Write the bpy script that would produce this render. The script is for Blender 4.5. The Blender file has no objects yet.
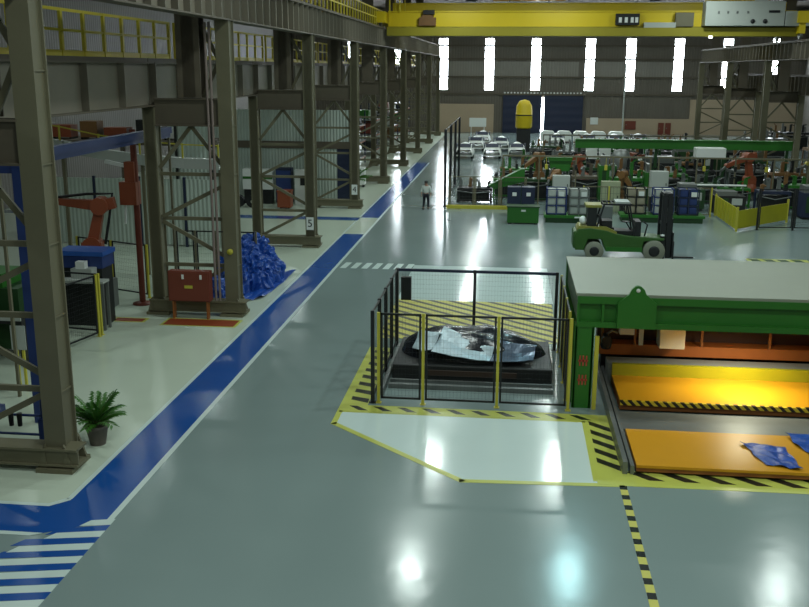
import bpy, bmesh, math, random
from mathutils import Vector, Matrix
C = bpy.context.scene.collection
PI = math.pi
random.seed(7)
# ------------------------------------------------------------------ camera
F = 950.0; H = 8.3
p_ = math.atan(235.5 / F); psi = math.atan(107.5 / F * math.cos(p_)); roll = math.radians(0.3)
fw = Vector((-math.sin(psi) * math.cos(p_), math.cos(psi) * math.cos(p_), -math.sin(p_)))
rt = Vector((math.cos(psi), math.sin(psi), 0)); up = rt.cross(fw)
r2 = rt * math.cos(roll) + up * math.sin(roll); u2 = up * math.cos(roll) - rt * math.sin(roll)
cd = bpy.data.cameras.new('camera'); cam = bpy.data.objects.new('camera', cd); C.objects.link(cam)
M = Matrix((r2, u2, -fw)).transposed().to_4x4(); M.translation = (0, 0, H)
cam.matrix_world = M
cd.sensor_width = 36; cd.lens = F / 809 * 36; cd.clip_end = 400; cd.clip_start = 0.1
bpy.context.scene.camera = cam

# ------------------------------------------------------------------ materials
def lin(c): c /= 255.0; return c / 12.92 if c <= 0.04045 else ((c + 0.055) / 1.055) ** 2.4
def rgb(t): return (lin(t[0]), lin(t[1]), lin(t[2]), 1)
def mat(name, col, rough=0.6, metal=0.0, var=0.12, scale=3.0, bump=0.0, spec=0.5, rvar=0.0, bsc=None):
    m = bpy.data.materials.new(name); m.use_nodes = True; nt = m.node_tree; N = nt.nodes; L = nt.links
    b = N['Principled BSDF']; b.inputs['Roughness'].default_value = rough; b.inputs['Metallic'].default_value = metal
    b.inputs['Specular IOR Level'].default_value = spec
    tc = N.new('ShaderNodeTexCoord'); nz = N.new('ShaderNodeTexNoise'); nz.inputs['Scale'].default_value = scale; nz.inputs['Detail'].default_value = 4
    L.new(tc.outputs['Object'], nz.inputs['Vector'])
    mx = N.new('ShaderNodeMix'); mx.data_type = 'RGBA'
    c = rgb(col); mx.inputs[6].default_value = tuple(x * (1 - var) for x in c[:3]) + (1,); mx.inputs[7].default_value = tuple(min(1, x * (1 + var)) for x in c[:3]) + (1,)
    L.new(nz.outputs['Fac'], mx.inputs[0]); L.new(mx.outputs[2], b.inputs['Base Color'])
    if rvar:
        mr = N.new('ShaderNodeMapRange'); mr.inputs[1].default_value = .3; mr.inputs[2].default_value = .7
        mr.inputs[3].default_value = max(.02, rough - rvar); mr.inputs[4].default_value = rough + rvar
        L.new(nz.outputs['Fac'], mr.inputs[0]); L.new(mr.outputs[0], b.inputs['Roughness'])
    if bump:
        n2 = N.new('ShaderNodeTexNoise'); n2.inputs['Scale'].default_value = bsc or scale * 4; n2.inputs['Detail'].default_value = 3
        L.new(tc.outputs['Object'], n2.inputs['Vector'])
        bp = N.new('ShaderNodeBump'); bp.inputs['Strength'].default_value = bump; bp.inputs['Distance'].default_value = 0.02
        L.new(n2.outputs['Fac'], bp.inputs['Height']); L.new(bp.outputs[0], b.inputs['Normal'])
    return m
def emit(name, col, s):
    m = bpy.data.materials.new(name); m.use_nodes = True; nt = m.node_tree
    nt.nodes.remove(nt.nodes['Principled BSDF']); e = nt.nodes.new('ShaderNodeEmission')
    e.inputs[0].default_value = rgb(col); e.inputs[1].default_value = s
    nt.links.new(e.outputs[0], nt.nodes['Material Output'].inputs[0]); return m
def stripes(name, c1, c2, nx, ny, period, duty, phase=0.0, rough=0.25, nz=0.0):
    """c2 bars on c1, bars perpendicular to (nx,ny,nz)."""
    m = mat(name, c1, rough, 0, .05); nt = m.node_tree; N = nt.nodes; L = nt.links; b = N['Principled BSDF']
    tc = N.new('ShaderNodeTexCoord'); d = N.new('ShaderNodeVectorMath'); d.operation = 'DOT_PRODUCT'
    l = math.sqrt(nx * nx + ny * ny + nz * nz); d.inputs[1].default_value = (nx / l / period, ny / l / period, nz / l / period)
    L.new(tc.outputs['Object'], d.inputs[0])
    a = N.new('ShaderNodeMath'); a.operation = 'ADD'; a.inputs[1].default_value = 100 + phase; L.new(d.outputs['Value'], a.inputs[0])
    f = N.new('ShaderNodeMath'); f.operation = 'FRACT'; L.new(a.outputs[0], f.inputs[0])
    g = N.new('ShaderNodeMath'); g.operation = 'LESS_THAN'; g.inputs[1].default_value = duty; L.new(f.outputs[0], g.inputs[0])
    mx = N.new('ShaderNodeMix'); mx.data_type = 'RGBA'; L.new(g.outputs[0], mx.inputs[0])
    mx.inputs[6].default_value = rgb(c1); mx.inputs[7].default_value = rgb(c2); L.new(mx.outputs[2], b.inputs['Base Color'])
    return m
def cladding(name, col, axis, pitch=0.25, depth=.4, var=.1):
    """ribbed sheet metal"""
    m = mat(name, col, .55, 0, var, .5); nt = m.node_tree; N = nt.nodes; L = nt.links; b = N['Principled BSDF']
    tc = N.new('ShaderNodeTexCoord'); w = N.new('ShaderNodeTexWave'); w.bands_direction = axis; w.wave_profile = 'SIN'
    w.inputs['Scale'].default_value = .314 / pitch; L.new(tc.outputs['Object'], w.inputs['Vector'])
    bp = N.new('ShaderNodeBump'); bp.inputs['Strength'].default_value = depth; bp.inputs['Distance'].default_value = .05
    L.new(w.outputs['Fac'], bp.inputs['Height']); L.new(bp.outputs[0], b.inputs['Normal'])
    return m
m_floor = mat('grey_epoxy_floor', (126, 143, 141), .17, 0, .07, .22, .16, .5, .03, 2.2)
m_pale = mat('pale_epoxy_floor', (194, 206, 188), .24, 0, .05, .3, .05, .5)
m_pad = mat('pale_blue_floor', (206, 224, 220), .12, 0, .04, .3, .14, .6, 0, 2.2)
m_blue = mat('blue_floor_paint', (22, 76, 150), .25, 0, .1, .8, .02)
m_line = mat('white_floor_paint', (198, 214, 208), .3, 0, .06, 2)
m_yline = mat('yellow_floor_paint', (186, 192, 88), .3, 0, .1, 2)
m_col = mat('olive_steel_paint', (104, 100, 78), .6, 0, .16, 1.2)
m_col2 = mat('brown_steel_paint', (90, 82, 68), .65, 0, .16, 1.5)
m_gird = mat('grey_girder_paint', (124, 118, 104), .6, 0, .12, 1.0)
m_green = mat('green_machine_paint', (38, 104, 28), .45, 0, .12, 1.5)
m_dkgreen = mat('dark_green_paint', (24, 62, 24), .5, 0, .2, 2)
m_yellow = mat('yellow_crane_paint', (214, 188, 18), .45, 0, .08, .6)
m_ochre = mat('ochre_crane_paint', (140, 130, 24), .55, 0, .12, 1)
m_yel = mat('yellow_post_paint', (186, 178, 60), .5, 0, .1, 3)
m_yolive = mat('olive_yellow_paint', (168, 164, 22), .5, 0, .12, 2)
m_black = mat('black_frame_paint', (22, 24, 26), .5, 0, .2, 3)
m_wire = mat('dark_wire', (52, 56, 58), .6, 0, .1, 3)
m_dark = mat('dark_machine', (34, 36, 36), .5, .2, .3, 4)
m_deck = mat('grey_deck_sheet', (134, 140, 124), .5, 0, .06, 1.2)
m_orange = mat('orange_table_paint', (206, 146, 26), .4, 0, .07, 1.2)
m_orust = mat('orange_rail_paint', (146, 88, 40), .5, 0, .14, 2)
m_rob = mat('orange_robot_paint', (134, 68, 42), .4, 0, .1, 3)
m_robY = mat('yellow_robot_paint', (196, 184, 90), .4, 0, .1, 3)
m_robB = mat('brown_orange_paint', (118, 84, 46), .5, 0, .2, 3)
m_steel = mat('grey_steel', (120, 124, 122), .4, .5, .15, 3)
m_lgrey = mat('light_grey_cabinet', (168, 174, 168), .5, 0, .05, 2)
m_white = mat('white_paint', (222, 226, 222), .4, 0, .04, 2)
m_bluep = mat('blue_machine_paint', (38, 58, 112), .45, 0, .12, 2)
m_dblue = mat('dark_blue_paint', (28, 38, 64), .5, 0, .15, 2)
m_tarp = mat('blue_plastic_tarp', (30, 76, 160), .32, 0, .35, 5, .7)
m_red = mat('red_panel_paint', (112, 50, 34), .5, 0, .08, 2)
m_rmat = mat('orange_red_floor_paint', (140, 62, 30), .5, 0, .15, 3)
m_silver = mat('silver_sheet_metal', (176, 194, 202), .42, .35, .12, 2)
m_bplastic = mat('black_plastic_film', (22, 26, 34), .22, 0, .3, 3, .4)
m_rubber = mat('rubber', (38, 38, 36), .8, 0, .1, 5)
m_hub = mat('wheel_rim_paint', (150, 152, 138), .6, 0, .08, 5)
m_sack = mat('white_sack', (186, 190, 182), .7, 0, .15, 3, .3)
m_leaf = mat('palm_leaf', (62, 116, 34), .5, 0, .35, 6)
m_stem = mat('palm_stem', (72, 84, 36), .6)
m_pot = mat('grey_clay_pot', (96, 88, 82), .7, 0, .12, 6)
m_soil = mat('soil', (40, 32, 24), .9, 0, .3, 20, .4)
m_skin = mat('skin', (150, 108, 86), .6, 0, .03)
m_shirt = mat('white_shirt_cloth', (196, 202, 196), .8, 0, .06, 6)
m_trou = mat('navy_trouser_cloth', (20, 22, 34), .8, 0, .1, 6)
m_hair = mat('dark_hair', (22, 18, 16), .7)
m_shoe = mat('black_shoe', (18, 18, 18), .5)
m_roof = mat('dark_roof_sheet', (74, 66, 56), .8, 0, .1, 1)
m_wallB = cladding('brown_wall_cladding', (100, 94, 84), 'X', .35, .4, .12)
m_wallL = cladding('grey_wall_cladding', (128, 124, 120), 'Y', .35, .5, .12)
m_panelW = cladding('pale_corrugated_panel', (176, 188, 178), 'X', .2, .8)
m_beige = mat('beige_plaster', (176, 158, 134), .8, 0, .05, .5)
m_door = cladding('dark_blue_door_sheet', (24, 34, 62), 'Z', 1.0, .4)
m_glow = emit('daylight_window', (238, 250, 255), 13.0)
m_lamp = emit('lamp_glass', (240, 255, 250), 14)
m_haz_front = stripes('hazard_strip_paint', (196, 188, 62), (28, 28, 20), .72, .69, .44, .42, 0)
m_haz_side = stripes('hazard_side_paint', (196, 188, 62), (28, 28, 20), .52, .85, .5, .44, .1)
m_haz_zone = stripes('hazard_zone_paint', (190, 184, 66), (52, 50, 26), .66, .75, .48, .4, 0, .45)
m_haz_v = stripes('hazard_edge_paint', (196, 170, 40), (28, 24, 16), 1, 0, .15, .5, 0, .4, 1.0)
m_chk = stripes('hazard_line_paint', (196, 192, 96), (26, 26, 20), 0.02, 1, .46, .45, .3)

# ------------------------------------------------------------------ mesh helpers
class MB:
    def __init__(s): s.v = []; s.f = []; s.sm = []
    def add(s, vs, fs, smooth=False):
        o = len(s.v); s.v += [tuple(v) for v in vs]
        for f in fs: s.f.append(tuple(i + o for i in f)); s.sm.append(smooth)
        return s
    def box(s, x0, x1, y0, y1, z0, z1):
        return s.add([(x0, y0, z0), (x1, y0, z0), (x1, y1, z0), (x0, y1, z0), (x0, y0, z1), (x1, y0, z1), (x1, y1, z1), (x0, y1, z1)],
                     [(0, 3, 2, 1), (4, 5, 6, 7), (0, 1, 5, 4), (1, 2, 6, 5), (2, 3, 7, 6), (3, 0, 4, 7)])
    def cbox(s, c, d): return s.box(c[0] - d[0] / 2, c[0] + d[0] / 2, c[1] - d[1] / 2, c[1] + d[1] / 2, c[2] - d[2] / 2, c[2] + d[2] / 2)
    def bar(s, p, q, w, h=None, w2=None, h2=None):
        h = h or w; w2 = w2 or w; h2 = h2 or (h if w2 == w else w2)
        p = Vector(p); q = Vector(q); d = (q - p).normalized()
        u = d.cross(Vector((0, 0, 1)))
        if u.length < 1e-3: u = Vector((1, 0, 0))
        u.normalize(); v = u.cross(d)
        vs = []
        for (c, a, b) in ((p, w, h), (q, w2, h2)):
            vs += [c - u * a / 2 - v * b / 2, c + u * a / 2 - v * b / 2, c + u * a / 2 + v * b / 2, c - u * a / 2 + v * b / 2]
        return s.add(vs, [(0, 1, 2, 3), (7, 6, 5, 4), (0, 4, 5, 1), (1, 5, 6, 2), (2, 6, 7, 3), (3, 7, 4, 0)])
    def tube(s, pts, r, n=10, r_end=None):
        pts = [Vector(p) for p in pts]; rings = []
        r_end = r if r_end is None else r_end
        pu = None
        for i, p in enumerate(pts):
            d = (pts[min(i + 1, len(pts) - 1)] - pts[max(i - 1, 0)]).normalized()
            if pu is None:
                u = d.cross(Vector((0, 0, 1)))
                if u.length < 1e-2: u = d.cross(Vector((0, 1, 0)))
            else: u = pu - d * pu.dot(d)
            u.normalize(); pu = u; v = d.cross(u)
            rr = r + (r_end - r) * i / max(1, len(pts) - 1)
            rings.append([p + u * math.cos(a) * rr + v * math.sin(a) * rr for a in (2 * PI * k / n for k in range(n))])
        vs = [v for R in rings for v in R]; fs = []
        for i in range(len(rings) - 1):
            for k in range(n):
                a = i * n + k; b = i * n + (k + 1) % n; fs.append((a, b, b + n, a + n))
        s.add(vs, fs, True)
        s.add(rings[0], [tuple(range(n))[::-1]]); s.add(rings[-1], [tuple(range(n))]); return s
    def lathe(s, prof, c=(0, 0, 0), n=20, axis='z'):
        vs = []; fs = []
        for (r, z) in prof:
            for k in range(n):
                a = 2 * PI * k / n; x, y = math.cos(a) * r, math.sin(a) * r
                vs.append({'z': (c[0] + x, c[1] + y, c[2] + z), 'y': (c[0] + x, c[1] + z, c[2] + y), 'x': (c[0] + z, c[1] + x, c[2] + y)}[axis])
        for i in range(len(prof) - 1):
            for k in range(n):
                a = i * n + k; b = i * n + (k + 1) % n; fs.append((a, b, b + n, a + n))
        s.add(vs, fs, True)
        s.add(vs[:n], [tuple(range(n))[::-1]]); s.add(vs[-n:], [tuple(range(n))]); return s
    def prism(s, poly, a, b, axis='y'):
        def P(u, v, w): return {'y': (u, w, v), 'x': (w, u, v), 'z': (u, v, w)}[axis]
        n = len(poly); vs = [P(u, v, a) for u, v in poly] + [P(u, v, b) for u, v in poly]
        return s.add(vs, [tuple(range(n)), tuple(range(2 * n - 1, n - 1, -1))] + [(i, i + n, (i + 1) % n + n, (i + 1) % n) for i in range(n)])
    def grid(s, fn, nu, nv, smooth=True):
        vs = [fn(i / nu, j / nv) for j in range(nv + 1) for i in range(nu + 1)]
        fs = [(j * (nu + 1) + i, j * (nu + 1) + i + 1, (j + 1) * (nu + 1) + i + 1, (j + 1) * (nu + 1) + i) for j in range(nv) for i in range(nu)]
        return s.add(vs, fs, smooth)
    def build(s, name, m, parent=None, label=None, bev=0, loc=None, kind=None):
        me = bpy.data.meshes.new(name); me.from_pydata(s.v, [], s.f); me.update()
        bm = bmesh.new(); bm.from_mesh(me); bmesh.ops.recalc_face_normals(bm, faces=bm.faces); bm.to_mesh(me); bm.free()
        me.polygons.foreach_set('use_smooth', s.sm[:len(me.polygons)])
        me.materials.append(m); o = bpy.data.objects.new(name, me); C.objects.link(o)
        if parent: o.parent = parent
        if loc: o.location = loc
        if label: o['label'] = label
        if kind: o['kind'] = kind
        if bev:
            b = o.modifiers.new('b', 'BEVEL'); b.width = bev; b.segments = 2; b.limit_method = 'ANGLE'
        return o
def thing(name, label, cat, loc=(0, 0, 0), rz=0, group=None):
    o = bpy.data.objects.new(name, None); C.objects.link(o); o.location = loc; o.rotation_euler.z = rz; o.empty_display_size = .2
    return tag(o, label, cat, group)
def tag(o, label, cat, group=None):
    o['label'] = label; o['category'] = cat
    if group: o['group'] = group
    return o
KIDS = {}
def dup(o, loc, rz=None, label=None, parent=None, sc=None):
    c = o.copy(); C.objects.link(c)
    if parent: c.parent = parent
    else:
        c.location = loc
        if rz is not None: c.rotation_euler.z = rz
        if label: c['label'] = label
        if sc: c.scale = sc
    for ch in list(o.children): dup(ch, None, parent=c)
    return c
def struct(o): o['kind'] = 'structure'; return o

# ------------------------------------------------------------------ hall shell
YF = 129.5; XL = -30.0; XR = 37.0; ZR = 16.0
floor = struct(MB().box(XL, XR, -6, YF, -.3, 0).build('floor', m_floor))
def decal(name, m, poly, z=.004, label=None):
    n = len(poly); vs = [(x, y, 0) for x, y in poly] + [(x, y, z) for x, y in poly]
    return MB().add(vs, [tuple(range(n))[::-1], tuple(range(n, 2 * n))] + [(i, (i + 1) % n, (i + 1) % n + n, i + n) for i in range(n)]).build(name, m, floor, label)
def rect(x0, x1, y0, y1): return [(x0, y0), (x1, y0), (x1, y1), (x0, y1)]
decal('side_bay_paint', m_pale, [(-29.9, 16.2), (-9.9, 16.2), (-8.65, 16.2), (-8.45, 16.45), (-8.45, 52), (-29.9, 52)], .003, 'pale green floor paint of the side bay')
decal('side_bay_paint', m_pale, [(-29.9, 53.3), (-8.45, 53.3), (-8.45, 128), (-29.9, 128)], .003)
decal('walkway_crossing_paint', m_pale, rect(-8.4, -7.3, 47.7, 53.2), .0045)
decal('walkway_paint', m_blue, [(-14, 15.05), (-8.3, 15.05), (-7.35, 15.6), (-7.35, 47.6), (-8.4, 47.6), (-8.4, 16.4), (-8.7, 16.1), (-14, 16.1)], .005, 'blue painted walkway')
decal('walkway_paint', m_blue, rect(-8.4, -7.35, 53.3, 86), .005)
decal('walkway_paint', m_blue, rect(-29, -8.4, 52.3, 53.1), .005)
for x0, x1, y0, y1 in [(-7.35, -7.23, 15.6, 86), (-8.5, -8.39, 16.45, 52.1), (-8.5, -8.39, 53.3, 86)]:
    decal('walkway_edge_line', m_line, rect(x0, x1, y0, y1), .006)
decal('walkway_edge_line', m_line, [(-14, 16.1), (-8.7, 16.1), (-8.39, 16.42), (-8.5, 16.5), (-8.76, 16.22), (-14, 16.22)], .006)
decal('walkway_edge_line', m_line, [(-14, 14.93), (-8.5, 14.93), (-8.3, 15.05), (-14, 15.05)], .006)
for k in range(8):                                              # crosswalk in the near corner: white bars on blue
    y = 15.50 - .47 * k
    xl = max(-8.75, -7.75 - .42 * k)
    if k: decal('crosswalk_blue_bar', m_blue, [(xl - .05, y + .22 - .2 * 1.3), (-7.2, y + .24), (-7.2, y + .47), (xl + .1, y + .47 - .25)], .0045)
    decal('crosswalk_white_bar', m_line, [(xl, y - .2 * (-7.2 - xl)), (-7.2, y), (-7.2, y + .24), (xl + .12, y + .24 - .2 * (-7.2 - xl))], .007)
for k in range(7):
    x = -7.1 + .46 * k
    decal('crosswalk_dash', m_line, [(x, 39.2), (x + .26, 39.2), (x + .34, 40.4), (x + .08, 40.4)], .006)
decal('pale_floor_zone', m_pad, [(-3.97, 21.2), (-.8, 18.3), (2.5, 18.45), (2.5, 22.5), (-3.97, 22.5)], .004, 'pale blue painted floor zone')
def yl(a, b, w=.12):
    a = Vector(a); b = Vector(b); d = (b - a).normalized(); n = Vector((-d.y, d.x)) * w / 2; a2 = a - d * w / 3; b2 = b + d * w / 3
    decal('yellow_zone_line', m_yline, [tuple(a2 - n), tuple(b2 - n), tuple(b2 + n), tuple(a2 + n)], .006)
yl((-4.0, 21.15), (-.8, 18.25), .15); yl((-.8, 18.25), (2.5, 18.42), .15); yl((2.5, 18.48), (10, 18.6), .16); yl((-4.02, 21.15), (-4.02, 27.6), .14)
m_bar = mat('black_floor_paint', (30, 32, 24), .3, 0, .1, 3)
decal('hazard_strip', m_yline, rect(-4.0, 2.6, 22.03, 22.5), .007, 'yellow floor strip with slanted black bars')
for k in range(10): x = -3.85 + .61 * k; decal('black_bar', m_bar, [(x, 22.42), (x + .2, 22.42), (x + .52, 22.12), (x + .28, 22.12)], .0085)
yl((-4, 22.0), (2.0, 22.0), .1)
decal('hazard_strip', m_yline, rect(-4.0, -3.4, 22.5, 27.6), .007)
for k in range(8): y = 22.75 + .6 * k; decal('black_bar', m_bar, [(-3.88, y + .12), (-3.42, y - .08), (-3.42, y + .22), (-3.88, y + .38)], .0085)
decal('hazard_strip', m_yline, rect(2.0, 2.56, 18.42, 22.1), .008)
for k in range(5): y = 19.55 + .56 * k; decal('black_bar', m_bar, [(2.08, y), (2.55, y - .42), (2.55, y - .14), (2.08, y + .26)], .0095)
yl((1.98, 18.6), (1.98, 22.0), .12)
decal('hazard_strip', m_yline, rect(2.5, 10, 18.55, 19.15), .007)
for k in range(10): x = 2.62 + .72 * k; decal('black_bar', m_bar, [(x, 19.12), (x + .3, 19.12), (x + .78, 18.72), (x + .46, 18.72)], .0085)
decal('hazard_zone', m_haz_zone, rect(-4.0, 1.65, 28.7, 33.9), .006, 'wide floor zone of thin slanted black and yellow stripes')
decal('pale_floor_zone', m_pad, rect(-4.0, 1.7, 33.9, 40.2), .004)  # pale veil of the rear fence mesh, painted onto the floor behind it
decal('checkered_line', m_chk, rect(2.43, 2.58, 11.5, 18.4), .006, 'dashed black and yellow floor line')
for x0, x1, y0, y1 in [(-11.3, -8.9, 29.35, 30.15), (-13.1, -12.1, 29.6, 30.0)]:
    decal('hazard_border', m_yline, rect(x0 - .08, x1 + .1, y0 - .08, y1 + .08), .005)
    decal('keep_clear_paint', m_rmat, rect(x0, x1, y0, y1), .006, 'orange red floor patch')
for k in range(4): decal('keep_clear_paint', m_dkgreen, [(10.9 + k * .62, 43.1), (11.3 + k * .62, 43.1), (11.2 + k * .62, 43.6), (10.8 + k * .62, 43.6)], .006)
decal('hazard_border', m_yline, rect(10.7, 13.4, 43.0, 43.7), .004)


ceil = struct(MB().box(XL, XR, -6, YF, ZR, ZR + .3).build('ceiling', m_roof))
wb = struct(MB().box(XL, XR, YF, YF + .3, 0, ZR).build('wall_back', m_wallB))
wl = struct(MB().box(XL - .3, XL, -6, YF, 0, ZR).build('wall_left', m_wallL))
wr = struct(MB().box(XR, XR + .3, -6, YF, 0, ZR).build('wall_right', m_wallL))
wf = struct(MB().box(XL, XR, -6.3, -6, 0, ZR).build('wall_front', m_wallL))
MB().box(-9.6, -2.4, YF - .25, YF, 0, 3.7).build('plaster_panel', m_beige, wb, 'beige plastered panel')
MB().box(9.8, 23, YF - .2, YF, 0, 2.0).build('plaster_panel', m_beige, wb)
MB().box(23, 36.8, YF - .2, YF, 0, 4.5).build('plaster_panel', m_beige, wb)
m_pl = cladding('light_wall_sheet', (134, 130, 122), 'X', .35, .4)
for k in range(-1, 5): MB().box(-9.1 + 6.07 * k + .6, -9.1 + 6.07 * (k + 1) - .6, YF - .06, YF, 7.2, 9.2).build('light_sheet', m_pl, wb, 'paler band of wall cladding')
for z in (4.9, 7.1, 9.4, 11.1, 13.4): MB().box(XL, XR, YF - .22, YF - .06, z, z + .22).build('girt', m_col2, wb)
for i, k in enumerate(range(-2, 8)):
    x = -9.2 + 6.07 * k + (.9 if k == 3 else 0)
    w = struct(bpy.data.objects.new('window_%d' % (i + 1), None)); C.objects.link(w)
    MB().box(x - .58, x + .58, YF - .1, YF - .02, 5.55, 12.1).build('pane', m_glow, w, 'bright tall translucent pane')
    f = MB()
    for z in (5.48, 7.1, 10.55, 12.1): f.box(x - .66, x + .66, YF - .16, YF - .02, z, z + .07)
    for s in (-1, 1): f.box(x + s * .62 - .04, x + s * .62 + .04, YF - .16, YF - .02, 5.48, 12.17)
    f.build('window_frame', m_col2, w)
d1 = struct(bpy.data.objects.new('door_1', None)); C.objects.link(d1)
MB().box(-1.2, 3.85, YF - .45, YF - .25, 0, 4.9).build('door_leaf', m_door, d1)
MB().box(4.2, 9.25, YF - .45, YF - .25, 0, 4.9).build('door_leaf', m_door, d1)
MB().box(3.85, 4.2, YF - .3, YF - .2, 0, 4.6).build('daylight_gap', m_glow, d1, 'bright gap between the two door leaves')
MB().box(-1.5, 9.5, YF - .6, YF - .25, 4.9, 5.1).build('door_track', m_col2, d1)
v = MB()
for k in range(24): v.box(-1.1 + k * .43, -.9 + k * .43, YF - .62, YF - .6, 5.12, 5.3)
v.build('vent_row', m_white, d1)
for i, (x0, x1, z0, z1) in enumerate([(14.8, 16.2, .6, 1.7), (19.1, 19.8, 0, 1.5), (20.0, 20.7, 0, 1.5)]):
    dd = struct(MB().box(x0, x1, YF - .34, YF - .2, z0, z1).build('door_%d' % (i + 2), m_red, None))
    MB().box(x0 + .1, x0 + .2, YF - .4, YF - .34, (z0 + z1) / 2, (z0 + z1) / 2 + .12).build('handle', m_steel, dd)
tag(MB().box(10.3, 11.3, YF - .3, YF - .21, 1.2, 2.1).build('notice_board', m_white), 'small bright white notice board right of the blue sliding door', 'board')
tag(MB().box(-5.5, -3.3, 127, 127.06, .85, 2.0).box(-5.3, -5.2, 127, 127.1, 0, .9).box(-3.6, -3.5, 127, 127.1, 0, .9).build('white_board', m_white), 'white board standing before the beige far wall', 'board')

# ------------------------------------------------------------------ steel column frames
def ipost(mb, x, z0, z1, w, d, web=.03):
    mb.box(x - w / 2, x + w / 2, -d / 2, -d / 2 + .04, z0, z1).box(x - w / 2, x + w / 2, d / 2 - .04, d / 2, z0, z1).box(x - web, x + web, -d / 2, d / 2, z0, z1)
def column_frame(loc, label, rz=0):
    t = thing('column_frame', label, 'column', loc, rz, 'steel column frames along the bays')
    a = MB(); ipost(a, 0, .1, 9.75, .46, .56, .17)
    for z in (1.7, 3.3, 4.8, 6.4, 8.2): a.box(-.2, .2, -.28, .28, z, z + .03)
    a.build('front_post', m_col, t)
    b = MB(); ipost(b, -2.6, .1, 7.0, .42, .5, .16); b.build('rear_post', m_col, t)
    c = MB(); ipost(c, -1.15, 7.32, 15.95, .78, .6, .2); c.build('upper_post', m_col2, t)
    MB().box(-2.4, -.2, -.2, -.16, 6.4, 7.3).box(-2.4, -.2, -.28, .2, 6.4, 6.45).box(-2.4, -.2, -.28, .2, 7.25, 7.3).build('portal_beam', m_col2, t)
    MB().box(-2.9, .5, -.34, -.3, .16, .52).box(-2.9, .5, -.4, .1, .48, .53).box(-2.9, .5, -.4, .1, .14, .18).build('base_beam', m_col, t)
    for x in (0, -2.6):
        g = MB().box(x - .4, x + .4, -.45, .45, 0, .1)
        for s in (-1, 1): g.prism([(x + s * .2, .1), (x + s * .38, .1), (x + s * .24, .55), (x + s * .2, .62)], -.36, -.30).prism([(x + s * .2, .1), (x + s * .38, .1), (x + s * .24, .55), (x + s * .2, .62)], .3, .36)
        g.build('base_plate', m_col, t)
    for z in (1.7, 3.3, 4.8): MB().bar((-2.4, .05, z), (-.2, .05, z), .09, .12).build('tie_bar', m_col, t)
    for p, q in [((-2.4, 0, 5.0), (-1.25, 0, 6.4)), ((-.15, 0, 5.0), (-1.25, 0, 6.4)), ((-2.4, 0, 3.35), (-.2, 0, 4.45)), ((-2.4, 0, 3.2), (-.2, 0, 2.0)), ((-2.4, 0, .5), (-.2, 0, 1.65)),
                 ((-.78, 0, 7.35), (-.2, 0, 8.5)), ((-.78, 0, 9.6), (-.2, 0, 8.5))]:
        MB().bar(p, q, .07, .13).build('brace', m_col, t)
    return t
FL = ['steel column frame nearest the camera, beside the potted palm', 'steel column frame with the red cabinet between its posts', 'steel column frame bearing the number 5 plate',
      'steel column frame bearing the number 4 plate, next past plate 5', 'left row steel column frame next beyond the number 4 plate', 'left row steel column frame, sixth from the camera',
      'left row steel column frame, seventh from the camera', 'left row steel column frame, second from the far wall', 'left row steel column frame nearest the far wall']
f0 = column_frame((-9.3, 18, 0), FL[0]); LF = [f0]
for k in range(1, 9): LF.append(dup(f0, (-9.3, 18 + 13 * k, 0), 0, FL[k]))
RLb = ['right row column frame nearest the camera', 'right row column frame, second from the camera', 'right row column frame, third from the camera', 'right row column frame closest to the far wall']
for k in range(4): dup(f0, (19.0, 63 + 13 * k, 0), PI, RLb[k], sc=(1, 1, .923))
def numeral(ch, parent, loc, size):
    c = bpy.data.curves.new('numeral', 'FONT'); c.body = ch; c.size = size; c.extrude = .004; c.align_x = 'CENTER'; c.align_y = 'CENTER'
    o = bpy.data.objects.new('numeral', c); C.objects.link(o); o.data.materials.append(m_black); o.parent = parent; o.location = loc; o.rotation_euler = (PI / 2, 0, 0); return o
for fr, ch in ((LF[2], '5'), (LF[3], '4')):
    pl = MB().box(-.17, .17, -.345, -.32, .85, 1.45).build('number_plate', m_white, fr, 'white plate with the number %s' % ch)
    numeral(ch, pl, (0, -.352, 1.15), .5)
MB().lathe([(.0, 0), (.1, 0), (.1, .08), (.05, .1)], (0, -.36, 2.25), 14, 'y').build('signal_lamp', m_yel, LF[1], 'small yellow round signal')
for i, dx in enumerate((.18, .32)):
    MB().tube([(-.75 + dx, -.25, .5), (-.75 + dx, -.25, 9.7)], .045, 8).build('conduit', mat('pink_grey_pipe%d' % i, (132, 118, 112), .5), LF[1], 'pale grey vertical pipe')

# runway girders, one span per bay
def girder(loc, label, z0, z1, w, m, name='runway_girder', L=12.96, group='crane runway girders', ns=13):
    t = thing(name, label, 'girder', loc, 0, group)
    MB().box(-.03, .03, 0, L, z0, z1).build('web', m, t)
    MB().box(-w / 2, w / 2, 0, L, z1, z1 + .05).box(-w / 2, w / 2, 0, L, z0 - .05, z0).build('flange', m_col2, t)
    st = MB().box(-w / 2 + .02, w / 2 - .02, 0, .03, z0, z1).build('stiffener', m, t); st.location.y = .1
    for k in range(1, ns):
        c = st.copy(); C.objects.link(c); c.parent = t; c.location.y = .1 + k * L / ns
    MB().box(-.05, .05, 0, L, z1 + .05, z1 + .17).build('crane_rail', m_col2, t)
    return t
NTH = ['first', 'second', 'third', 'fourth', 'fifth', 'sixth', 'seventh', 'eighth', 'ninth', 'tenth']
g0 = girder((-9.3, 5, 0), 'left runway girder span, first from the camera above the walkway', 9.8, 10.95, .5, m_gird)
for k in range(1, 9): dup(g0, (-9.3, 5 + 13 * k, 0), 0, 'left runway girder span above the blue walkway, %s from the camera' % NTH[k])
g1 = girder((-11.95, 5, 0), 'low inner girder span of the side bay, first from the camera', 7.08, 8.4, .55, m_gird, 'side_bay_girder', 12.96, 'side bay girders under the yellow railing', 5)
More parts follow.
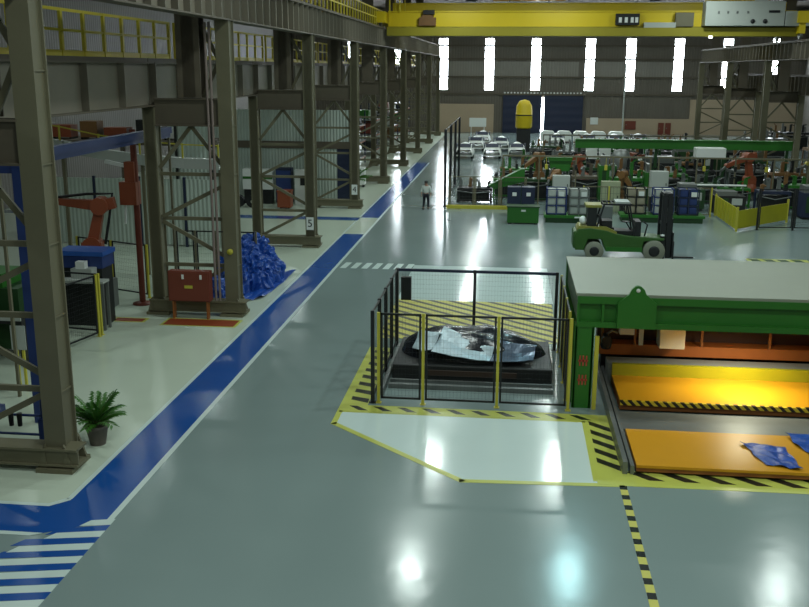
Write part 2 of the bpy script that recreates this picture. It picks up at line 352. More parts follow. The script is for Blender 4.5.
for k in range(1, 9): dup(g1, (-11.95, 5 + 13 * k, 0), 0, 'low inner girder span with yellow railing on it, %s from the camera' % NTH[k])
g2 = girder((19.0, 50, 0), 'right runway girder span, first from the camera', 9.02, 10.1, .5, m_gird)
for k in range(1, 4): dup(g2, (19.0, 50 + 13 * k, 0), 0, 'right runway girder span, %s from the camera' % NTH[k])
g3 = girder((21.6, 50, 0), 'rear right girder span behind the right row, first from the camera', 6.5, 7.8, .5, m_gird)
for k in range(1, 4): dup(g3, (21.6, 50 + 13 * k, 0), 0, 'rear right girder span behind the right row, %s from the camera' % NTH[k])
def rail(loc, label, L, n, z, h, m, toe=True):
    t = thing('guard_rail', label, 'railing', loc, 0, 'yellow guard railings on the girders')
    for k in range(n + 1): MB().box(-.04, .04, k * L / n - .06, k * L / n + .06, z, z + h).build('post', m, t)
    MB().box(-.035, .035, 0, L, z + h - .08, z + h).build('top_rail', m, t)
    MB().box(-.03, .03, 0, L, z + h * .52, z + h * .52 + .07).build('mid_rail', m, t)
    MB().box(-.02, .02, 0, L, z, z + .16).build('toe_board', m, t)
    return t
m_rail = mat('yellow_rail_paint', (198, 180, 40), .5, 0, .1, 2)
rr = rail((-12.1, 21.2, 0), 'yellow railing on the inner girder between the first two column frames', 12.4, 9, 8.57, 1.25, m_rail)
for k in range(1, 8): dup(rr, (-12.1, 21.2 + 13 * k, 0), 0, 'yellow railing on the inner girder, %s span from the camera' % NTH[k])
rr2 = rail((-9.55, 31, 0), 'yellow railing on top of the walkway runway girder, first from the camera', 13, 13, 11.0, 1.3, m_rail)
for k in range(1, 4): dup(rr2, (-9.55, 31 + 13 * k, 0), 0, 'yellow railing on top of the walkway runway girder, %s from the camera' % NTH[k])

# ------------------------------------------------------------------ overhead crane
cr = thing('overhead_crane', 'yellow twin girder overhead crane spanning the hall', 'crane', (0, 70, 0))
MB().box(-8.9, 18.9, -.45, .45, 11.15, 12.15).box(-8.9, 18.9, -.52, .52, 12.12, 12.2).build('front_girder', m_yellow, cr)
MB().box(-8.9, 18.9, 2.2, 3.1, 11.2, 12.85).box(-8.9, 18.9, 2.1, 3.2, 12.82, 12.9).build('rear_girder', m_yellow, cr)
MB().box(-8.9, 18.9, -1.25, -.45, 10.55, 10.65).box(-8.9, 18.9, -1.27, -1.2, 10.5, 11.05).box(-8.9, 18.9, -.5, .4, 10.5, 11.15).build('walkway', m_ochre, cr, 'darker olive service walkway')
for x, z in ((-9.3, 11.12), (19.0, 10.27)):
    e = MB().box(x - .35, x + .35, -2, 4.8, 11.35, 12.1)
    for y in (-1.5, 4.3): e.box(x - .2, x + .2, y - .35, y + .35, z + .4, 11.4)
    e.build('end_carriage', m_yellow, cr)
    for y in (-1.5, 4.3): MB().lathe([(.3, -.08), (.33, -.06), (.33, .06), (.3, .08)], (x, y, z + .33), 18, 'x').build('wheel', m_steel, cr)
for y in (-2.0, 1.2, 4.8):
    for x in (-8.6, -7.9): MB().box(x - .04, x + .04, y - .04, y + .04, 12.1, 13.1).build('guard_post', m_rail, cr)
MB().box(-6.7, -5.5, -.75, -.47, 11.2, 11.75).box(-6.5, -5.7, -.75, -.47, 11.75, 11.9).build('brake_unit', m_robB, cr, 'reddish brown drive unit')
MB().box(-6.4, -5.6, -.8, -.5, 11.95, 12.25).build('motor', m_black, cr)
MB().box(6.9, 8.5, -.8, -.47, 11.25, 12.0).build('control_box', m_dark, cr, 'black control box')
for x in (7.1, 7.5, 7.9, 8.2): MB().box(x, x + .2, -.83, -.8, 11.4, 11.75).build('switch', m_white, cr)
MB().box(10.9, 12.1, -.9, -.47, 11.15, 12.05).build('control_box', m_col, cr, 'grey green control box')
MB().box(8.8, 10.9, -1.1, -.5, 10.65, 11.4).build('cable_box', m_lgrey, cr)
MB().lathe([(0, 0), (.12, 0), (.12, -.1), (0, -.12)], (13.3, -.9, 10.5), 12).build('signal_lamp', m_lamp, cr)
tr = thing('crane_trolley', 'grey panelled trolley riding on the yellow crane', 'trolley', (15.3, 69.2, 0))
MB().box(-2.6, 2.55, -.9, .3, 11.15, 12.75).build('housing', m_lgrey, tr, bev=.03)
MB().box(2.6, 4.2, -.9, .2, 11.15, 12.1).build('side_cabinet', m_lgrey, tr)
MB().box(.75, 1.4, -.7, .1, 12.75, 13.6).build('duct', m_lgrey, tr)
for x in (.5, 1.3): MB().lathe([(0, -.02), (.15, -.02), (.15, .04)], (x, -.92, 11.45), 14, 'y').build('vent_hole', m_black, tr)
for x in (-1.8, -1.2, -.6, .1): MB().box(x, x + .12, -.93, -.9, 11.95, 12.1).build('latch', m_steel, tr)
MB().box(1.5, 2.2, -.95, -.9, 12.0, 12.15).build('grille', m_black, tr)
for y in (.9, 2.9): MB().box(-2, 2, y, y + .2, 12.92, 13.05).build('bogie', m_yellow, tr)
ho = thing('crane_hoist', 'yellow hoist drum carriage standing on the crane girders', 'hoist', (1, 72.6, 12.91))
MB().box(-2.6, 2.6, -.6, .6, .15, .75).build('frame', m_yellow, ho, bev=.04)
MB().lathe([(.4, -1.2), (.4, 1.2)], (0, 0, .9), 20, 'x').build('drum', m_steel, ho)
for s in (-1, 1): MB().lathe([(.14, -.05), (.14, .05)], (s * 1.4, -.4, .14), 14, 'x').build('wheel', m_steel, ho)

# ------------------------------------------------------------------ high bay lamps (hall lamps plus added side bay fill)
lampth = None
LX = [-21, -4.0, 3.2, 12.4, 25]  # leftmost line is unseen lamps added to brighten the side bay
LY = [4, 14, 26.5, 39.5, 51.7, 65, 78, 91, 104, 117]
for iy, y in enumerate(LY):
    for ix, x in enumerate(LX):
        if lampth is None:
            t = thing('high_bay_lamp', 'high bay lamp', 'lamp', (x, y, 14.2), 0, 'high bay lamps under the roof')
            MB().lathe([(.5, 0), (.42, .22), (.18, .5), (.16, .75), (0, .78)], n=20).build('reflector', m_steel, t)
            MB().tube([(0, 0, .75), (0, 0, 1.79)], .03, 6).build('rod', m_steel, t); lampth = t
        else: dup(lampth, (x, y, 14.2), 0)
        ld = bpy.data.lights.new('lamp_light', 'AREA'); ld.shape = 'DISK'; ld.size = .85; ld.energy = 165 if x > -10 else 85
        ld.color = (.87, 1.0, .95)
        ld.color = (.55, .95, 1.0) if (x, y) == (3.2, 39.5) else ld.color
        if (x, y) == (3.2, 51.7): ld.energy = 300
        lo = bpy.data.objects.new('lamp_light', ld); C.objects.link(lo); lo.location = (x, y, 14.15)
for o in list(C.objects):
    if o.get('group') == 'high bay lamps under the roof': o['label'] = 'round high bay lamp hanging under the dark roof'

# ------------------------------------------------------------------ fences
def fence(label, a, b, n, h, pm=m_yel, fm=m_black, z0=.12, sp=.09, pw=.07, wires=True, offs=None, wt=.0024, name='safety_fence', toponly=False):
    a = Vector(a); b = Vector(b); L = (b - a).length; ang = math.atan2(b.y - a.y, b.x - a.x)
    t = thing(name, label, 'fence', (a.x, a.y, 0), ang)
    xs = offs or [L * k / n for k in range(n + 1)]
    for x in xs: MB().box(x - pw / 2, x + pw / 2, -pw / 2, pw / 2, 0, h).box(x - pw, x + pw, -pw, pw, 0, .015).build('post', pm, t)
    for i in range(len(xs) - 1):
        x0 = xs[i] + pw * .8; x1 = xs[i + 1] - pw * .8
        f = MB().box(x0, x1, -.02, .02, h - .06, h - .01).box(x0, x1, -.02, .02, z0, z0 + .05).box(x0, x0 + .05, -.02, .02, z0, h - .01).box(x1 - .05, x1, -.02, .02, z0, h - .01)
        if toponly: f = MB().box(xs[i], xs[i + 1], -.04, .04, h - .09, h - .01)
        pn = f.build('panel_frame', fm, t)
        if wires:
            w = MB(); x = x0 + sp
            while x < x1 - .03: w.box(x - wt / 2, x + wt / 2, -wt / 2, wt / 2, z0 + .05, h - .06); x += sp
            z = z0 + sp
            while z < h - .06: w.box(x0 + .05, x1 - .05, -wt / 2, wt / 2, z - wt / 2, z + wt / 2); z += sp * 1.6
            w.build('wire_mesh', m_wire, pn)
    return t
fence('front mesh fence of the cell with slim yellow posts', (-3.15, 22.75), (1.62, 22.75), 3, 2.38, offs=[0, 1.13, 3.0, 4.77])
fence('left side mesh fence of the cell, black posts', (-3.3, 22.75), (-3.3, 27.9), 4, 2.42, m_black, m_black, pw=.09)
fence('rear mesh fence of the cell with heavy black top rail', (-3.3, 28.0), (1.5, 28.0), 2, 2.42, m_black, m_dblue, pw=.09, offs=[0, 2.35, 4.8], toponly=True)
fence('right side mesh fence of the cell against the green press', (1.62, 23.5), (1.62, 27.8), 3, 2.38, m_yel, m_black)
tag(MB().box(-3.15, -2.85, 27.7, 27.9, 1.5, 2.2).build('fence_switch_box', m_dark), 'dark grey box on the rear fence corner of the cell', 'box')
fence('black fence panel with yellow posts beside the near column frame', (-13.1, 26.2), (-12.75, 27.7), 1, 2.0)
fence('black fence of three panels behind the work bench', (-12.75, 27.9), (-17.2, 28.6), 3, 2.0)
fence('black fence panel row in front of the pale partition', (-13.1, 32.9), (-16.4, 34.3), 2, 2.0)
fence('grey mesh fence behind the red cabinet', (-13.2, 36.2), (-9.9, 36.2), 4, 2.0, m_col, m_black)
fence('tall black post fence around the car body cell', (-3.95, 58.4), (-3.95, 74), 3, 4.7, m_black, m_black, pw=.16, wires=False)
fence('low rail fence in front of the far machine cell', (-3.7, 58.4), (1.0, 58.4), 3, 1.9, m_col, m_col, sp=.2, wt=.012)
tag(MB().box(-3.8, .8, 57.6, 57.85, 0, .2).build('kerb_rail', m_yel), 'low yellow kerb rail along the far fenced cell', 'kerb')
fence('black guard frame beside the yellow barrier', (13.2, 52.0), (18.8, 52.3), 3, 2.2, m_black, m_black, wires=False, pw=.09)

# ------------------------------------------------------------------ cell contents
db = thing('steel_bed', 'dark steel bed lying inside the mesh fence cell', 'machine base', (-.85, 26.2, 0))
MB().box(-2.2, 2.15, -1.5, 1.3, 0, .42).build('bed', m_dark, db, bev=.03)
MB().box(-2.2, 2.15, -2.3, -2.15, 0, .12).box(-2.2, 2.15, -1.9, -1.8, 0, .12).build('guide_rail', m_steel, db)
MB().box(-1.2, 1.2, -1.56, -1.5, .15, .3).build('kick_plate', mat('dark_rust', (58, 44, 34), .6), db, 'dark rusty strip')
MB().box(-2.35, -2.25, -2.9, 1.3, 0, .2).build('side_rail', m_steel, db)
def heap(cx, cy, sx, sy, hh, seed, n=34, z0=0, sharp=1.0, fr=5, base=.75):
    rnd = random.Random(seed); W = [(rnd.uniform(-fr, fr), rnd.uniform(-fr, fr), rnd.uniform(0, 6.3), rnd.uniform(.03, .1)) for _ in range(14)]
    def fn(u, v):
        a = u * 2 - 1; b = v * 2 - 1
        r = max(abs(a), abs(b)); l = math.hypot(a, b) or 1; k = r / l; x, y = a * k, b * k     # square -> disc
        e = max(0, 1 - (x * x + y * y)) ** .55
        q = sum(A * abs(math.sin(p * x + s * y + c)) for p, s, c, A in W) * sharp
        return (cx + x * sx * (1 + .12 * math.sin(3 * x + seed)), cy + y * sy, z0 + max(0, hh * e * (base + q)) if r < 1 else z0)
    return MB().grid(fn, n, n, False)
o = heap(0, .05, 2.1, 1.22, .44, 3, 44, fr=6, base=.9); tag(o.build('black_film_wrap', m_bplastic, None, loc=(-.85, 26.2, .42)), 'black plastic film wrapped over the die inside the fence cell', 'plastic film')
def crumple(P, n, amp, seed):
    a, b, c, d = [Vector(p) for p in P]; rnd = random.Random(seed); W = [(rnd.uniform(-8, 8), rnd.uniform(-8, 8), rnd.uniform(0, 6)) for _ in range(6)]
    def fn(u, v):
        p = (a * (1 - u) + b * u) * (1 - v) + (d * (1 - u) + c * u) * v
        ridge = .16 * max(0, 1 - abs(v - .85 + .25 * u) * 4)
        return (p.x, p.y - .12 * math.sin(PI * u) * (1 - v), p.z + ridge + amp * sum(abs(math.sin(k * u + l * v + q)) for k, l, q in W))
    return MB().grid(fn, n, n // 2, False)
so = crumple([(-1.05, -1.05, .30), (.55, -1.15, .12), (.75, -.35, .30), (-.75, .15, .62)], 18, .009, 2).build('pressed_sheet', m_silver, None, loc=(-.95, 26.0, .42)); tag(so, 'silver pressed car panel lying on the black wrapped die', 'panel')
sm = so.modifiers.new('s', 'SOLIDIFY'); sm.thickness = .02
so = crumple([(.45, -1.1, .10), (1.75, -.95, .14), (1.85, -.2, .34), (.7, -.2, .40)], 14, .008, 5).build('film_sheet', mat('blue_grey_film', (92, 108, 128), .25, .3, .2, 3), None, loc=(-.95, 26.0, .42)); tag(so, 'blue grey film sheet to the right of the silver panel', 'plastic film')
sm = so.modifiers.new('s', 'SOLIDIFY'); sm.thickness = .02
so = crumple([(-1.6, -.75, .30), (-1.05, -.95, .32), (-.75, -.1, .6), (-1.45, -.1, .56)], 10, .008, 9).build('foil_sheet', m_silver, None, loc=(-.95, 26.0, .42)); tag(so, 'small silver foil sheet at the left end of the die', 'foil')
sm = so.modifiers.new('s', 'SOLIDIFY'); sm.thickness = .02

# ------------------------------------------------------------------ green press gantry
gp = thing('press_gantry', 'large green press gantry with flat grey deck on top', 'machine', (0, 0, 0))
MB().box(1.72, 10.2, 22.98, 27.7, 2.9, 2.97).build('deck', m_deck, gp, 'flat pale grey sheet deck')
b = MB().box(1.75, 10.2, 22.95, 23.15, 2.72, 2.9).box(1.75, 10.2, 22.95, 23.15, 2.12, 2.26).box(1.75, 10.2, 23.08, 23.15, 2.2, 2.8)
for x in (1.75, 2.35, 2.7): b.box(x, x + .06, 22.97, 23.1, 2.2, 2.8)
b.build('front_beam', m_green, gp)
lug = MB(); hc = (3.18, 3.08)
P = [(2.72, 2.14), (3.64, 2.14), (3.64, 2.78), (3.38, 3.0), (3.33, 3.12), (3.25, 3.2), (3.18, 3.22), (3.11, 3.2), (3.03, 3.12), (2.98, 3.0), (2.72, 2.78)]
lug.prism(P, 22.86, 22.95)
lo_ = lug.build('lifting_lug', m_green, gp)
MB().lathe([(0, -.012), (.05, -.012), (.05, 0)], (3.18, 22.86, 3.1), 14, 'y').build('lug_eye', m_white, lo_, 'pale round eye')
cl = MB().box(1.72, 2.2, 22.98, 23.02, 0, 2.15).box(1.72, 2.2, 23.4, 23.44, 0, 2.15).box(1.74, 1.78, 22.98, 23.44, 0, 2.15).box(2.14, 2.18, 22.98, 23.44, 0, 2.15)
co = cl.build('column', m_green, gp)
for z in (1.25, .75):
    k = MB().box(1.84, 2.08, 22.955, 22.98, z - .02, z + .02).box(1.94, 1.98, 22.955, 22.98, z - .13, z + .13)
    for s in (-1, 1): k.box(1.96 + s * .08 - .015, 1.96 + s * .08 + .015, 22.955, 22.98, z - .13, z + .13)
    k.build('red_marking', mat('red_mark%d' % int(z * 100), (176, 70, 50), .5), co, 'small red painted mark')
MB().box(1.72, 2.2, 27.2, 27.6, 0, 2.9).build('column', m_green, gp)
MB().box(9.8, 10.2, 22.98, 23.44, 0, 2.15).build('column', m_green, gp)
MB().box(9.8, 10.2, 27.2, 27.6, 0, 2.9).build('column', m_green, gp)
MB().box(1.75, 1.95, 23.15, 27.6, 2.3, 2.9).box(10, 10.2, 23.15, 27.6, 2.3, 2.9).box(1.75, 10.2, 27.4, 27.6, 2.3, 2.9).build('side_beam', m_dkgreen, gp)
MB().box(2.22, 2.32, 22.9, 23.0, 0, 1.9).build('corner_guard', m_yel, gp, 'yellow corner guard')
# orange feeder behind
of = thing('feeder_frame', 'orange machine frame under the green gantry carrying white boxes', 'machine', (0, 25.8, 0))
MB().box(2.6, 9.8, 0, .9, .6, .9).build('bed_rail', mat('orange_bed_paint', (186, 104, 44), .5), of)
for x in (2.66, 3.55, 5.35, 7.15, 8.4): MB().box(x, x + .06, -.02, .06, .9, 1.5).build('upright', m_orust, of)
MB().box(2.6, 9.8, .5, .9, .9, 1.5).build('back_plate', mat('dark_brown_plate', (74, 46, 32), .6), of, 'dark brown back plate')
MB().box(2.6, 9.8, .0, .5, 1.5, 1.55).build('top_rail', m_orust, of)
MB().box(2.7, 9.7, .2, .7, 0, .6).build('plinth', m_dark, of)
for x in (5.5, 6.35, 7.2): MB().box(x, x + .55, -.03, .0, 1.38, 1.44).build('light_strip', m_white, of, 'short white strip')
MB().box(3.68, 3.8, -.04, .06, .9, 1.5).build('white_post', m_white, of)
tag(MB().box(4.15, 4.82, 25.2, 25.78, .98, 1.55).build('control_box', m_white, None, bev=.02), 'larger white control box hanging on the orange frame', 'box')
tag(MB().box(3.12, 3.52, 25.5, 25.78, 1.25, 1.5).build('control_box', m_white, None, bev=.02), 'small white box at the left of the orange frame', 'box')
vv = thing('valve_unit', 'dark hydraulic valve unit at the left end of the orange frame', 'valve', (2.75, 25.35, .9))
MB().lathe([(.12, 0), (.16, .1), (.1, .25), (.1, .4)], n=14).build('body', m_dark, vv)
MB().lathe([(.14, -.1), (.14, .1)], (0, -.1, .25), 14, 'y').build('handwheel', m_black, vv)
MB().tube([(0, .0, .4), (.15, 0, .5), (.3, .1, .42)], .03).build('hose', m_steel, vv)
# die tables on rails
def table(label, x0, x1, y0, y1, z1, lip=None, back=None):
    t = thing('die_table', label, 'table', (0, 0, 0))
    MB().box(x0, x1, y0, y1, z1 - .06, z1).build('table_top', m_orange, t)
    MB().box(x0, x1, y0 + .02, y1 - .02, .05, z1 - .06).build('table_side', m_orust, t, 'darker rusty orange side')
    if lip: MB().box(x0, x1, y0 - lip, y0, .2, z1 + .01).build('hazard_edge', m_haz_v, t, 'black and yellow striped edge')
    if back: MB().box(x0, x1, y1, y1 + .12, .05, z1 + back).build('back_plate', m_yolive, t, 'yellow green upright plate')
    for x in (x0 + .3, x1 - .5): MB().box(x, x + .2, y0 + .3, y0 + .6, 0, .06).build('skid', m_dark, t)
    return t
table('orange die table in front with the blue tarp on it', 2.85, 10, 19.05, 21.15, .2)
table('brightly lit orange die table under the green gantry', 2.9, 10, 22.85, 24.85, .3, .09, .32)
tk = thing('table_track', 'grey steel track frame around the orange tables', 'track', (0, 0, 0))
MB().box(2.56, 2.66, 19.0, 26.6, 0, .28).box(2.72, 2.8, 19.0, 26.6, 0, .2).build('side_rail', m_steel, tk)
MB().box(2.8, 10, 21.4, 22.6, .0, .1).build('cross_plate', m_steel, tk)
MB().box(2.8, 10, 25.0, 25.7, 0, .56).build('rear_sill', mat('grey_sill', (140, 146, 144), .5), tk)
# blue cloths on front table
def cloth(name, label, pts, z, m=m_tarp, n=18, seed=1):
    a, b, c, d = [Vector(p) for p in pts]; rnd = random.Random(seed)
    W = [(rnd.uniform(-9, 9), rnd.uniform(-9, 9), rnd.uniform(0, 6), rnd.uniform(.008, .035)) for _ in range(12)]
    def fn(u, v):
        p = (a * (1 - u) + b * u) * (1 - v) + (d * (1 - u) + c * u) * v
        j = .05 * math.sin(11 * u + 7 * v + seed)
        return (p.x + j * (v - .5), p.y + j * (u - .5), z + .012 + abs(sum(A * math.sin(k * u * 1.4 + l * v + c0) for k, l, c0, A in W)))
    o = MB().grid(fn, n, n, False).build(name, m); sf = o.modifiers.new('s', 'SOLIDIFY'); sf.thickness = .008; sf.offset = 1
    return tag(o, label, 'tarp')
cloth('blue_tarp', 'crumpled blue tarp lying on the front orange table', [(5.3, 20.55), (5.55, 19.35), (6.25, 19.15), (6.2, 20.4)], .2)
cloth('blue_tarp', 'blue sheet at the right edge of the front orange table', [(6.4, 21.1), (6.75, 19.5), (8.2, 19.5), (8.2, 21.1)], .2, seed=4)
# work lamp under the gantry lighting the tables
wl_ = thing('work_lamp', 'work lamp under the gantry beam shining on the orange table', 'lamp', (6.1, 23.5, 2.12))
MB().box(-.25, .25, -.08, .08, 0, .12).build('lamp_body', m_steel, wl_)
ld = bpy.data.lights.new('work_light', 'AREA'); ld.shape = 'RECTANGLE'; ld.size = .5; ld.size_y = .16; ld.energy = 46; ld.spread = 2.5; ld.color = (1, .94, .7)
lo = bpy.data.objects.new('work_light', ld); C.objects.link(lo); lo.location = (6.1, 23.7, 2.08)

# ------------------------------------------------------------------ generic machine helpers
def parts(t, specs):
    """specs: (part name, material, list of boxes, optional label)"""
    for sp in specs:
        mb = MB()
        for b in sp[2]: mb.box(*b)
        mb.build(sp[0], sp[1], t, sp[3] if len(sp) > 3 else None)
    return t
def robot(loc, rz, label, m, s=1.0, a1=15, a2=-20, group=None, tool=m_steel):
    """industrial arm robot, reaches along local -x"""
    t = thing('industrial_robot', label, 'robot', loc, rz, group)
    MB().lathe([(.48 * s, 0), (.48 * s, .08 * s), (.34 * s, .14 * s), (.32 * s, .42 * s)], n=18).build('base', m_dark, t)
    MB().lathe([(.36 * s, .42 * s), (.4 * s, .5 * s), (.36 * s, .7 * s), (.26 * s, .8 * s)], n=18).cbox((0, 0, .85 * s), (.55 * s, .4 * s, .5 * s)).build('turntable', m, t)
    a = math.radians(a1); j1 = Vector((0, 0, 1.0 * s)); j2 = j1 + Vector((-math.sin(a) * 1.15 * s, 0, math.cos(a) * 1.15 * s))
    MB().bar(j1, j2, .34 * s, .3 * s, .24 * s, .24 * s).lathe([(.26 * s, -.24 * s), (.26 * s, .24 * s)], tuple(j1), 16, 'y').build('lower_arm', m, t)
    MB().lathe([(.24 * s, -.26 * s), (.24 * s, .26 * s)], tuple(j2), 16, 'y').bar(j2, j2 + Vector((.4 * s, 0, .08 * s)), .3 * s, .3 * s).build('elbow', m, t)
    b = math.radians(a2); j3 = j2 + Vector((-math.cos(b) * 1.2 * s, 0, math.sin(b) * 1.2 * s))
    MB().bar(j2, j3, .3 * s, .3 * s, .16 * s, .16 * s).build('upper_arm', m, t)
    w = MB().lathe([(.11 * s, -.12 * s), (.11 * s, .12 * s)], tuple(j3), 12, 'y').build('wrist', m, t)
    MB().bar(j3, j3 + Vector((-.3 * s, 0, -.25 * s)), .1 * s).bar(j3 + Vector((-.3 * s, 0, -.1 * s)), j3 + Vector((-.35 * s, 0, -.6 * s)), .06 * s).bar(j3 + Vector((-.3 * s, 0, -.25 * s)), j3 + Vector((-.6 * s, 0, -.25 * s)), .06 * s).build('welding_gun', tool, w)
    MB().tube([j1 + Vector((.3 * s, .2 * s, 0)), j1 + Vector((.42 * s, .24 * s, .6 * s)), j2 + Vector((.3 * s, .2 * s, .3 * s)), j2 + Vector((-.4 * s, .15 * s, .3 * s)), j3 + Vector((0, .05, .1 * s))], .04 * s, 8).build('cable', m_black, t)
    return t

# ------------------------------------------------------------------ near column: potted palm, pipes, cabinet, tarp
def palm(loc, label, s=1.0, seed=3):
    t = thing('potted_palm', label, 'plant', loc)
    MB().lathe([(.17 * s, 0), (.245 * s, .40 * s), (.27 * s, .40 * s), (.27 * s, .47 * s), (.235 * s, .47 * s), (.23 * s, .42 * s)], n=24).build('pot', m_pot, t)
    MB().lathe([(.0, .40 * s), (.23 * s, .41 * s), (.23 * s, .43 * s), (0, .45 * s)], n=20).build('soil', m_soil, t)
    rnd = random.Random(seed); lf = MB(); st = MB()
    for k in range(26):
        az = k * 2.4 + rnd.uniform(-.2, .2); L = s * rnd.uniform(.5, .8); tilt = rnd.uniform(.25, 1.0); pts = []
        for i in range(9):
            u = i / 8; ang = tilt + u * 1.0; r = L * (math.sin(tilt) * u + .25 * u * u); z = .43 * s + L * (math.cos(tilt * .8) * u * 1.15 - .55 * u * u * tilt)
            pts.append(Vector((math.cos(az) * r, math.sin(az) * r, z)))
        st.tube(pts, .009 * s, 5, .003 * s)
        for i in range(2, 9):
            p = pts[i]; d = (pts[i] - pts[i - 1]).normalized(); sd = Vector((-math.sin(az), math.cos(az), 0))
            for sg in (-1, 1):
                for sub in (0, .5):
                    q = p - d * sub * L / 8; ll = s * (.24 - .015 * abs(i - 4)) * rnd.uniform(.8, 1.1)
                    tip = q + (sd * sg * .75 + d * .7).normalized() * ll - Vector((0, 0, ll * .28)); mid = (q + tip) / 2 + Vector((0, 0, .02 * s)); wv = d * .030 * s
                    lf.add([q, mid + wv, tip, mid - wv], [(0, 1, 2, 3)])
    st.build('stem', m_stem, t); lf.build('foliage', m_leaf, t)
    return t
palm((-9.08, 19.25, 0), 'potted green palm on the pale floor beside the nearest column frame')
palm((-10.6, 63.5, 0), 'potted palm far off between the number 4 frame and the next one', 1.7, 5)
pr = thing('blue_pipe_rack', 'low blue pipe rack with valves behind the nearest column foot', 'pipe rack', (0, 0, 0))
MB().tube([(-10.15, 18.9, 0), (-10.15, 18.9, 1.35)], .05).tube([(-12.6, 18.9, 0), (-12.6, 18.9, 1.0)], .05).build('upright', m_bluep, pr)
MB().tube([(-13.2, 18.9, .75), (-10.15, 18.9, .75)], .03).tube([(-13.2, 18.9, .3), (-10.15, 18.9, .3)], .03).build('pipe', m_bluep, pr)
MB().cbox((-11.35, 18.9, .8), (.5, .3, .28)).build('valve_box', m_bluep, pr)
MB().cbox((-10.15, 18.9, .35), (.16, .2, .7)).build('valve_box', m_bluep, pr)
for x in (-10.85, -10.65): MB().lathe([(.05, -.15), (.06, .15)], (x, 18.8, .68), 10).build('hose_coupling', m_black, pr)
bg = thing('blue_gantry', 'tall blue steel gantry post and beam left of the nearest column', 'gantry', (0, 0, 0))
MB().box(-11.12, -10.9, 20.3, 20.52, 0, 6.2).build('post', m_bluep, bg)
MB().box(-16.5, -11.1, 20.35, 20.57, 5.95, 6.2).build('cross_beam', m_bluep, bg)
MB().box(-16.6, -16.3, 20.3, 20.62, 0, 6.2).build('post', m_bluep, bg)
bl = thing('blue_rail', 'long blue overhead rail running between the first two column frames', 'rail', (0, 0, 0))
MB().box(-12.55, -12.3, 22.0, 34, 5.95, 6.18).box(-12.48, -12.37, 22, 34, 5.8, 5.95).build('rail_beam', mat('slate_blue_paint', (34, 50, 92), .5), bl)
for y in (22.0, 33.9): MB().box(-12.45, -12.38, y, y + .08, 0, 5.8).build('post', m_col, bl)
sg = thing('sign_post', 'small pale board on a yellow post near the left edge', 'sign', (-12.6, 22.6, 0))
MB().box(-.2, .2, -.05, -.03, 1.1, 1.75).build('board', m_lgrey, sg)
MB().box(-.12, -.06, -.03, .03, 0, 1.7).box(.06, .12, -.03, .03, 0, 1.7).build('post', m_yel, sg)
rc = thing('electrical_cabinet', 'red electrical cabinet on legs between the posts of the second column frame', 'cabinet', (-10.6, 30.12, 0))
MB().box(-.72, .72, 0, .34, .62, 1.66).build('body', m_red, rc, bev=.02)
MB().box(-.68, .68, -.03, 0, .66, 1.62).build('door', m_red, rc)
for x in (-.22, .4): MB().box(x, x + .07, -.06, -.03, 1.4, 1.55).build('latch', m_white, rc)
MB().box(-.14, .14, -.04, -.03, 1.08, 1.18).build('nameplate', m_yel, rc, 'small yellow nameplate')
for x in (-.62, .56): MB().box(x, x + .06, .05, .25, 0, .62).build('leg', m_orust, rc)
def crinkle(o, amt):
    o.data.polygons.foreach_set('use_smooth', [False] * len(o.data.polygons))
    for nm, sc, st in (('crumple_coarse', .55, amt), ('crumple_fine', .2, amt * .55)):
        tx = bpy.data.textures.get(nm) or bpy.data.textures.new(nm, 'VORONOI' if nm.endswith('fine') else 'CLOUDS'); tx.noise_scale = sc
        d = o.modifiers.new(nm, 'DISPLACE'); d.texture = tx; d.strength = st; d.mid_level = .5; d.texture_coords = 'GLOBAL'
t_h = heap(0, 0, 1.0, 2.4, 1.75, 11, 80, sharp=.5, fr=4, base=.65).build('tarp_heap', m_tarp, None, loc=(-10.15, 36.2, .02)); crinkle(t_h, .75); tag(t_h, 'big crumpled blue tarp heap behind the second column frame', 'tarp')
t_h = heap(0, 0, .75, .8, .95, 5, 50, sharp=.5, fr=4, base=.65).build('tarp_heap', m_tarp, None, loc=(-10.55, 32.7, .02)); crinkle(t_h, .45); tag(t_h, 'smaller crumpled blue tarp behind the red cabinet', 'tarp')

cloth('blue_tarp', 'flat blue tarp spread on the floor at the foot of the big tarp heap', [(-10.0, 32.0), (-8.9, 33.4), (-8.75, 38.0), (-10.2, 37.0)], .0, n=24, seed=8)

# ------------------------------------------------------------------ side bay machinery
robot((-14.35, 31.2, 1.0), math.radians(12), 'orange welding robot on a grey plinth behind the nearest column', m_rob, 1.25, -14, 6)
tag(MB().box(-14.9, -13.8, 30.6, 31.8, 0, 1.0).build('robot_plinth', m_steel), 'grey plinth carrying the orange robot', 'plinth')
robot((-15.9, 23.6, 1.6), math.radians(-20), 'orange robot at the left edge behind the blue gantry', m_rob, 1.3, 10, -25)
tag(MB().box(-16.6, -15.2, 22.9, 24.3, 0, 1.6).build('robot_plinth', m_col2), 'brown plinth at the left edge under the second orange robot', 'plinth')
parts(thing('conveyor_machine', 'dark green conveyor machine at the left edge', 'machine', (-14.6, 25.9, 0)), [
    ('body', m_dkgreen, [(-1.4, .7, -.8, .7, .3, 2.1)]), ('hood', m_green, [(-1.2, .2, -.7, .5, 2.1, 2.5)]), ('conveyor_belt', m_dark, [(-1.4, 1.0, -1.3, -.8, 1.2, 1.35), (-1.4, -1.3, -1.3, -.8, 0, 1.2), (.9, 1.0, -1.3, -.8, 0, 1.2)]), ('rail', m_lgrey, [(-1.4, 1.0, -1.34, -1.3, 1.3, 1.5)])])
